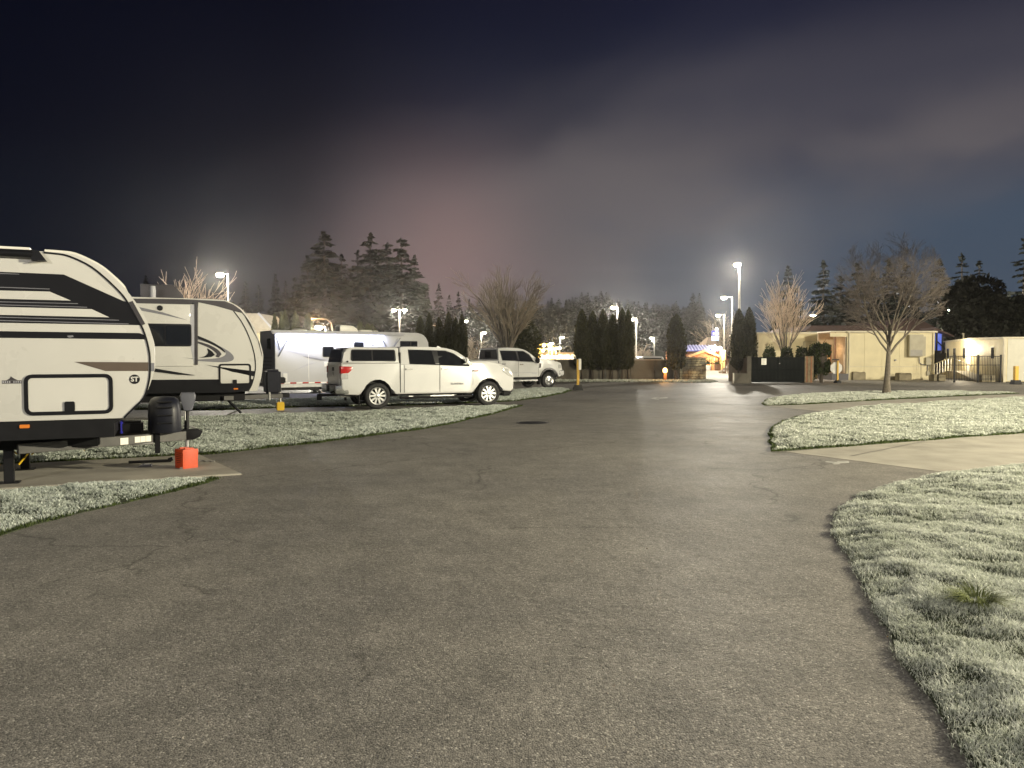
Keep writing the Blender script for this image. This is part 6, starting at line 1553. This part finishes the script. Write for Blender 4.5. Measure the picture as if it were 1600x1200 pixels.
def sign_tower():
    Y = 100.5; x0 = P(1119, 560, Y).x; X = lambda u: P(u, 560, Y).x - x0; Zv = lambda v: P(1117, v, Y).z
    t = thing('sign_tower', 'pyramid-roofed tower carrying a glowing blue sign', 'tower', (x0, Y, 0)); zt = Zv(526)
    bm = B(); b = [bm.verts.new(p) for p in ((X(1102), 0, Zv(541)), (X(1139), 0, Zv(556)), (X(1139), 5, Zv(556)), (X(1102), 5, Zv(541)))]; tp = [bm.verts.new(p) for p in ((X(1113), 2, zt), (X(1119), 2, zt), (X(1119), 3, zt), (X(1113), 3, zt))]
    for k in range(4): bm.faces.new((b[k], b[(k + 1) % 4], tp[(k + 1) % 4], tp[k]))
    bm.faces.new(tp); add('roof', bm, pmat('tower_roof', (.28, .22, .16), .7, var=.15, vscale=.8), t, sharp=20)
    add('wall', bx(X(1104), X(1137), .4, 4.6, 0, Zv(556)), pmat('lodge_wall', (.3, .11, .05)), t)
    for k, (a, c) in enumerate(((1110.5, 1114.8), (1117.4, 1120.5))):
        s = add('sign_box', bx(X(a), X(c), -.6, -.3, Zv(525), Zv(517), .02), pmat('blue_sign', (.01, .012, .25), .3, emit=(.02, .03, 1.0), estr=.14), t)
        for q in range(2): add('sign_stroke', bx(X(a) + .10 + q * .14, X(a) + .15 + q * .14, -.61, -.595, Zv(523.5), Zv(519)), pmat('white_sign', (1, 1, 1), .3, emit=(.8, .85, 1), estr=.14), s, sharp=0)
    ws = pmat('white_sign', (1, 1, 1))
    fg = add('sign_figure', lathe([(0, Zv(527)), (.14, Zv(526.5)), (.13, Zv(520)), (.20, Zv(516)), (.23, Zv(513.5)), (.12, Zv(512)), (0, Zv(511.6))], 16, 'z', (X(1117), -.75, 0)), ws, t)
    add('sign_band', bx(X(1110.5), X(1121.5), -.62, -.3, Zv(527.5), Zv(525.3), .02), ws, t); add('sign_box', bx(X(1110.5), X(1121), -.6, -.3, Zv(532.4), Zv(527.8), .02), pmat('pale_blue_sign', (.4, .6, 1), .3, emit=(.25, .45, 1.0), estr=.12), t)
    add('mast', tube([(X(1113), -.1, Zv(533)), (X(1113), -.1, Zv(506))], .04, 6), M_STEEL, t)
sign_tower()
# outdoor stair with a handrail
Y = DY(583.5); p = P(1128.5, 583, Y); t = thing('stair', 'timber stair with a handrail beside the lit path', 'stair', (p.x, Y, 0)); sx = P(1150, 583, Y).x - p.x
for k in range(6): add('step', bx(sx * (.05 + .14 * k), sx * (.05 + .14 * k) + .34, 0, 1.6, .02 + .17 * k, .19 + .17 * k, .01), M_CONC if k % 2 else pmat('weathered_board', (.16, .12, .07)), t)
add('handrail', tube([(0, -.1, P(1128, 565, Y).z), (sx, -.1, P(1146, 556.5, Y).z)], .06, 6), M_WOOD, t)
for k in range(6): x = sx * (.02 + .18 * k); add('baluster', bx(x - .03, x + .03, -.14, -.06, 0, P(1128, 565 - 1.65 * k, Y).z), M_WOOD, t, sharp=0)
# planters at the lodge
for u, nm, lb in ((1106, 0, 'pale round planter with a low green plant by the lodge steps'), (1121, 1, 'brown square planter beside the lodge doorway')):
    p = P(u, 577, 93); t = thing('planter', lb, 'planter', (p.x, 93, 0))
    add('pot', lathe([(0, 0), (.28, 0), (.42, .5), (.38, .62), (.3, .6), (0, .55)], 16) if nm == 0 else bx(-.35, .35, -.3, .3, 0, .8, .03), M_TRIM if nm == 0 else M_WOOD, t)
    rng = np.random.default_rng(u); ps = rng.normal(0, .22, (160, 3)); ps[:, 2] = .75 + np.abs(ps[:, 2]); co, fa = leaf_faces(rng, ps, ps * 1.0, np.full(160, .14)); raw('foliage', co, fa, M_LEAFS, t)

# ------------------------------------------------------------------ bright forecourt far beyond the wall
PY = 118.0
def pavilion():
    x0 = P(840, 560, PY).x; X = lambda u: P(u, 560, PY).x - x0; Zv = lambda v: P(860, v, PY).z
    t = thing('timber_pavilion', 'open yellow-lit timber pavilion beyond the wall', 'pavilion', (x0, PY, 0)); m = pmat('lit_timber', (.62, .42, .08), .6, var=.1)
    for u in (840.5, 862.5): add('post', bx(X(u) - .12, X(u) + .12, 0, .25, 0, Zv(544), .02), m, t)
    add('beam', bx(X(839), X(870), 0, .25, Zv(546.5), Zv(544.5), .02), m, t)
    for a, b in (((838, 541), (851, 537)), ((851, 537), (871, 546)), ((842.5, 552), (846, 546)), ((860, 552), (855, 546)), ((864, 549), (871, 545.5)), ((865, 543), (870, 546))):
        add('rafter', tube([(X(a[0]), -.05, Zv(a[1])), (X(b[0]), -.05, Zv(b[1]))], .10, 6), m, t)
    add('roof', prism([(X(839), Zv(541.5)), (X(851), Zv(537.8)), (X(866), Zv(544.2)), (X(866), Zv(544.0)), (X(851), Zv(537.4)), (X(839), Zv(541.1))], .3, 5), M_ROOFD, t)
    for u, v in ((849.5, 540), (859, 545), (848.5, 548)):
        q = P(u, v, PY - .6); add('flood_lamp', lathe([(0, -.22), (.2, -.12), (.26, .04), (.16, .2), (0, .24)], 12, 'z', (q.x - x0, -.6, q.z)), pmat('flood_lens', (1, .9, .6), .3, emit=(1, .82, .42), estr=2.5), t)
        light(t, (q.x - x0, -1.05, q.z - .1), 45, (1, .76, .34), .2)
pavilion()
lamp_post('low glowing lamp post right beside the pavilion beam', 862, 538, 116, .25, (0,), r=.05, col=(1, .78, .36))
lamp_post('low glowing lamp post between the pavilion and the cypress row', 874, 545, 116, .25, (0,), r=.05, col=(1, .78, .36))
def shop():
    Y = 128.0; x0 = P(836, 560, Y).x; X = lambda u: P(u, 560, Y).x - x0; Zv = lambda v: P(860, v, Y).z
    t = thing('roadside_shop', 'low lit roadside shop front glowing beyond the wall', 'building', (x0, Y, 0))
    add('wall', bx(0, X(905), .3, 8, 0, Zv(553)), pmat('shop_wall', (.35, .22, .12), .7), t); add('roof', bx(-.3, X(905) + .3, -.5, 8, Zv(553), Zv(550.5), .05), pmat('shop_roof', (.22, .15, .08), .7), t)
    rg = random.Random(7); u = 837.0
    while u < 897:
        wd = rg.choice((3.0, 4.5, 6.0)); add('window', bx(X(u), X(u + wd), .2, .28, Zv(561), Zv(rg.choice((555.5, 557, 554.5)))), pmat('shop_glass', (1, .95, .8), .3, emit=(1, .86, .62), estr=.3), t); u += wd + rg.choice((.8, 1.2))
    for k, u in enumerate((843, 853, 872, 884, 892)): add('sign_panel', bx(X(u), X(u + 5), -.62, -.52, Zv(556), Zv(553.4)), pmat('shop_sign', (1, .7, .3), .3, emit=(1, .66, .26), estr=.2), t)
    light(t, (X(866), -3, 3.2), 90, (1, .8, .5), .3)
shop()
# small house roof that shows over the swoosh trailer's nose
p = P(384, 514, 74); t = thing('cabin', 'pale cabin roof showing over the nose of the swoosh trailer', 'building', (p.x, 74, 0)); X = lambda u: P(u, 514, 74).x - p.x; Zv = lambda v: P(400, v, 74).z
add('roof', prism([(X(350), Zv(520)), (X(352), Zv(489.5)), (X(404), Zv(489.5)), (X(425), Zv(513.5)), (X(425), Zv(520))], 0, 6, .03), pmat('pale_roofing', (.38, .34, .27), .7, var=.1), t); add('wall', bx(X(352), X(422), .3, 5.8, 0, Zv(519)), M_BEIGE, t); add('fascia', prism(ribbon([(X(404), Zv(489.2)), (X(425.5), Zv(513.2))], .18), -.12, .0), M_LGREY, t)

# ------------------------------------------------------------------ planting
ORD = ('first', 'second', 'third', 'fourth', 'fifth', 'sixth', 'seventh', 'eighth', 'ninth')
for i, (u, v, R, s, lb) in enumerate((
        (909, 481, .50, 1, 'first dark cypress of the wall row, on the side of the marker post'), (926, 484, .43, 2, 'second dark cypress of the wall row, with a blunt tip'), (942, 481, .43, 3, 'third dark cypress of the wall row, with a sharp tip'),
        (957, 489, .43, 1, 'shortest dark cypress of the wall row, below a lamp glow'), (972, 480, .43, 2, 'lamp-lit cypress of the wall row, next to the end one'), (981, 482, .40, 3, 'yellow-lit cypress that ends the wall row'))):
    Y = 52.3 + .25 * (i % 2); p = P(u, 560, Y); cypress(lb, (p.x, Y, 0), P(u, v, Y).z, R, s, group='cypresses along the block wall')
p = P(1056.5, 560, 52.2); cypress('single rounded cypress between the block wall and the stone wall', (p.x, 52.2, 0), P(1056, 489, 52.2).z, .62, 2)
for u, v, s, lb in ((1154, 480, 1, 'paired dark cypress on the side of the lit path'), (1170, 478, 3, 'paired dark cypress on the side of the bin enclosure')):
    p = P(u, 560, 49.6); cypress(lb, (p.x, 49.6, 0), P(u, v, 49.6).z, .46, s, group='pair of cypresses')
for i, (u, v, R) in enumerate(((657, 491, .34), (671, 486, .30), (686, 494, .36), (701, 485, .36), (712, 494, .30), (722, 489, .36))):
    Y = 50.5 + .3 * (i % 2); p = P(u, 560, Y); cypress(ORD[i] + ' dark cypress of the row behind the horse trailer, counted from its air conditioner', (p.x, Y, 0), P(u, v, Y).z, R, 1 + i % 3, group='cypress row behind the horse trailer')
for i, (u, v, R) in enumerate(((430, 488, .30), (438, 485, .22), (446, 482, .32), (460, 484, .32), (466, 491, .22), (478, 490, .34), (484, 487, .26))):
    p = P(u, 560, 60.5); cypress(ORD[i] + ' lamp-lit yellow-green cypress behind the horse trailer, counted from the pale cabin roof', (p.x, 60.5 + .3 * (i % 2), 0), P(u, v, 60.5).z, R, 1 + i % 3, group='lit cypresses behind the horse trailer')
for u, v in ((365, 470), (373, 476)): p = P(u, 560, 52); cypress('lamp-lit cypress tip behind the swoosh trailer roof', (p.x, 52, 0), P(u, v, 52).z, .4, 2, group='lit cypress tips behind the swoosh trailer')
for u, v in ((563, 501), (575, 504), (582, 505)): p = P(u, 560, 70); cypress('lamp-lit cypress tip behind the horse trailer air conditioner', (p.x, 70, 0), P(u, v, 70).z, .5, 3, group='lit cypress tips behind the air conditioner')
p = P(817, 560, 52); cypress('wide dark cypress behind the fan-shaped bare tree', (p.x, 52.0, 0), P(817, 490, 52).z, 1.12, 1)

p = G(1385, 617.5); bare_tree('bare_tree', 'large round bare tree on the narrow lawn island', (p.x, p.y, .03), P(1385, 362, p.y).z, 31, trunk_h=.30, spread=.70, kids=(12, 9, 7, 6), r0=.15, up=.5, levels=4, twig=M_TWIGR, minr=.0045, env=(4.5, 2.3, 2.5))
p = P(793, 560, 49.5); bare_tree('bare_tree', 'fan-shaped bare tree behind the open-bed pickup', (p.x, 49.5, 0), P(800, 432, 49.5).z * 1.02, 5, trunk_h=.27, spread=.40, stems=16, kids=(7, 6, 5, 3), r0=.27, up=.30, levels=4, minr=.010, twig=M_TWIG)
p = P(1226, 560, 55); bare_tree('bare_tree', 'lamp-lit pale bare tree behind the bin enclosure', (p.x, 55, 0), P(1226, 445, 55).z * 1.0, 8, trunk_h=.24, spread=.34, stems=13, kids=(6, 6, 5), r0=.16, up=.30, levels=3, minr=.014, twig=M_TWIGLIT)
p = P(298, 560, 50); bare_tree('bare_tree', 'lamp-lit bare tree behind the swoosh trailer', (p.x, 50, 0), P(298, 431, 50).z, 9, trunk_h=.25, spread=.5, stems=14, kids=(6, 6, 5), r0=.2, up=.3, levels=3, minr=.014, twig=M_TWIGLIT)
p = P(733, 560, 72); bare_tree('bare_bush', 'orange-lit bare bush beyond the wall', (p.x, 72, 0), P(733, 527, 72).z, 10, trunk_h=.12, spread=.95, stems=16, kids=(6, 6, 5), r0=.16, up=.2, levels=3, minr=.014, cat='bush')
for u, v, sd in ((1000, 540, 3), (1008, 548, 4)): p = P(u, 560, 120); bare_tree('bare_bush', 'pale bare bush in the mist beyond the wall', (p.x, 120, 0), P(u, v, 120).z, sd, trunk_h=.12, spread=.9, stems=14, kids=(6, 5, 4), r0=.16, up=.2, levels=3, minr=.03, cat='bush')['group'] = 'misty bushes'
p = P(1128, 560, 120); bare_tree('bare_tree', 'misty bare tree behind the lodge', (p.x, 120, 0), P(1128, 492, 120).z, 14, trunk_h=.2, spread=.6, stems=12, kids=(7, 6, 5), r0=.2, up=.3, levels=3, minr=.02)

for u, lb in ((1202, 'clipped shrub over the enclosure gate, next to the cypress pair'), (1229, 'clipped shrub over the middle of the enclosure'), (1253, 'clipped shrub over the enclosure end'), ):
    p = P(u, 560, 53.6); z = P(u, 544.5, 53.6).z; shrub(lb, (p.x, 53.6, 0), (.75, .75, z), u, boxy=.35, group='clipped shrubs behind the enclosure')
p = P(1268.5, 560, 52.5); shrub('narrow clipped shrub at the enclosure corner', (p.x, 52.5, 0), (.32, .6, P(1268, 542, 52.5).z), 5, boxy=.35)
p = P(1283.5, 560, 48.6); t = shrub('tall clipped shrub beside the enclosure boards', (p.x, 48.6, .55), (.92, .85, P(1283, 538, 48.6).z - .55), 6, n=3200, boxy=.45, name='tall_shrub')
add('trunk', tube([(0, 0, -.57), (0.02, 0, .3)], [.13, .10], 8), M_DBARK, t)

# firs
big = ((508, 362, 122, 1.15, 1), (482, 400, 128, 1.0, 0), (535, 398, 126, 1.05, 0), (580, 366, 118, 1.12, 1), (560, 392, 124, 1.0, 0), (606, 380, 122, 1.1, 1), (628, 372, 116, 1.15, 1), (648, 400, 120, 1.0, 0))
BIGL = ('broad pointed fir in the stand, nearest the swoosh trailer top', 'lower fir on the swoosh trailer side of the misty stand', 'short fir filling the gap in the middle of the misty stand',
        'tall fir rising just past the gap of the misty stand', 'slim fir inside the gap of the misty stand', 'broad fir between the two tallest of the stand by the double lamp', 'tall fir above the double-headed lamp post', 'outermost lower fir of the stand, beside the double-headed lamp post')
for i, (u, v, Y, w, k) in enumerate(big): p = P(u, 560, Y); fir(BIGL[i], (p.x, Y, 0), P(u, v, Y).z, i + 1, w * 1.5, kind=k, group='firs behind the horse trailer')
far_l = ((230, 432, 150), (262, 440, 155), (385, 440, 150), (405, 446, 155), (432, 428, 150), (447, 440, 158), (462, 432, 150), (668, 455, 165), (686, 444, 160), (702, 462, 170), (716, 456, 165), (733, 468, 175), (748, 466, 180))
for i, (u, v, Y) in enumerate(far_l): p = P(u, 560, Y); fir('faint fir fading in the mist behind the camp', (p.x, Y, 0), P(u, v, Y).z, i, 1.1, kind=0, group='faint firs in the mist')
right = ((1230, 417, 88, 1.0, 0, 'slim fir behind the lamp-lit bare tree'), (1285, 408, 84, .95, 0, 'tall fir beside the lamp above the hall roof'), (1312, 432, 90, 1.1, 0, None), (1338, 412, 86, 1.1, 0, None), (1362, 424, 92, 1.1, 0, None), (1386, 404, 84, 1.05, 0, None), (1412, 412, 88, 1.1, 0, None),
         (1465, 405, 84, .95, 0, 'slim fir between the island tree and the round evergreen'), (1500, 397, 80, 1.1, 2, 'open-branched fir rising from the round evergreen'), (1527, 408, 82, 1.1, 2, 'shorter open-branched fir rising from the round evergreen'), (1598, 374, 76, 1.2, 2, 'large fir cut by the frame edge beside the round evergreen'))
for i, (u, v, Y, w, k, lb) in enumerate(right): p = P(u, 560, Y); fir(lb or ORD[i - 2] + ' fir seen through the bare island tree, counted from the lit bare tree', (p.x, Y, 0), P(u, v, Y).z, i, w * 1.6, kind=k, group='firs behind the beige buildings')
p = P(1545, 560, 68); z = P(1545, 446, 68).z
evergreen('broad dark round evergreen tree behind the long pale building', (p.x, 68, 0), 4.3, z, 41)
p = P(1600, 560, 70); evergreen('lower dark evergreen beside the broad round evergreen', (p.x, 70, 0), 3.0, P(1600, 470, 70).z, 42)
# trees on the hill
rg = random.Random(3)
def crest_v(u): return 477 - 22 * math.exp(-((u - 920) / 60) ** 2) - 8 * math.exp(-((u - 1035) / 40) ** 2) + (max(0, u - 1092)) * .62
crest = [(u, crest_v(u) + rg.uniform(-5, 7)) for u in np.arange(700, 1165, 6.5)]
for i, (u, v) in enumerate(crest):
    if abs(u - 1088) < 5: v = 457
    Y = 215 + rg.uniform(-12, 12); p = P(u + rg.uniform(-3, 3), 560, Y); zg = HILL(p.x, Y); top = P(u, v, Y).z; fir('conifer on the crest of the wooded hill', (p.x, Y, zg - .3), max(3.5, top - zg), i, 1.5, kind=i % 2, group='conifers on the hill crest')
bmv, bmf, off = [], [], 0
rng = np.random.default_rng(77)
base_co, base_fa = fir_mesh(5, 13, 3.0, 15, .7)
for k in range(620):
    x = rng.uniform(-110, 130); y = rng.uniform(160, 240); s = rng.uniform(.6, 1.05); a = rng.random() * 6.28
    ridge = CAM_H + (558 - crest_v(800 + x / y * FPX) - 6) / FPX * y      # no tree of the slope stands above the crest line
    s = min(s, (ridge - HILL(x, y)) / 13.4)
    if s < .22: continue
    c, sn = math.cos(a), math.sin(a); q = base_co * s; q = np.stack([q[:, 0] * c - q[:, 1] * sn + x, q[:, 0] * sn + q[:, 1] * c + y, q[:, 2] * (1.0) + HILL(x, y)], 1)
    bmv.append(q); bmf.append(base_fa + off); off += len(q)
fo = raw('forest', np.concatenate(bmv), np.concatenate(bmf), M_LEAFF); tag(fo, 'dark conifer wood covering the hillside', kind='stuff')

# grit, small stones and a few dead leaves on the near road
rng = np.random.default_rng(9); n = 420
gx, gy = rng.uniform(-6, 6, n), 2.6 + 11 * rng.random(n) ** 1.4
k = ~(inside(NEAR, gx, gy) | inside(LNEAR, gx, gy)); gx, gy = gx[k], gy[k]; n = len(gx)
sz = .002 + .006 * rng.random(n) ** 3
base = np.array([(1, 0, 0), (0, 1, 0), (-1, 0, 0), (0, -1, 0), (0, 0, 1.1)])
co = (base[None] * (sz[:, None, None] * (0.7 + .6 * rng.random((n, 5, 1))))) + np.stack([gx, gy, np.full(n, .001)], 1)[:, None]
fa = (np.array([(0, 1, 4), (1, 2, 4), (2, 3, 4), (3, 0, 4)])[None] + (np.arange(n) * 5)[:, None, None]).reshape(-1, 3)
o = raw('gravel', co.reshape(-1, 3), fa, pmat('grit', (.34, .31, .27), .9, var=.4, vscale=30)); tag(o, 'loose grit scattered on the camp road', kind='stuff')
# ------------------------------------------------------------------ haze
hz = add('haze', bx(-330, 330, -60, 330, -1.5, 40), None, None, sharp=0); tag(hz, 'thin lamp-lit night mist over the camp', kind='stuff')
mh_ = bpy.data.materials.new('haze'); mh_.use_nodes = True; N_ = mh_.node_tree.nodes
for n_ in list(N_):
    if n_.type == 'BSDF_PRINCIPLED': N_.remove(n_)
pv = N_.new('ShaderNodeVolumePrincipled'); pv.inputs['Density'].default_value = 0.00028; pv.inputs['Color'].default_value = (.92, .90, .88, 1); pv.inputs['Anisotropy'].default_value = 0.86
mh_.node_tree.links.new(pv.outputs[0], N_['Material Output'].inputs['Volume']); hz.data.materials.append(mh_)
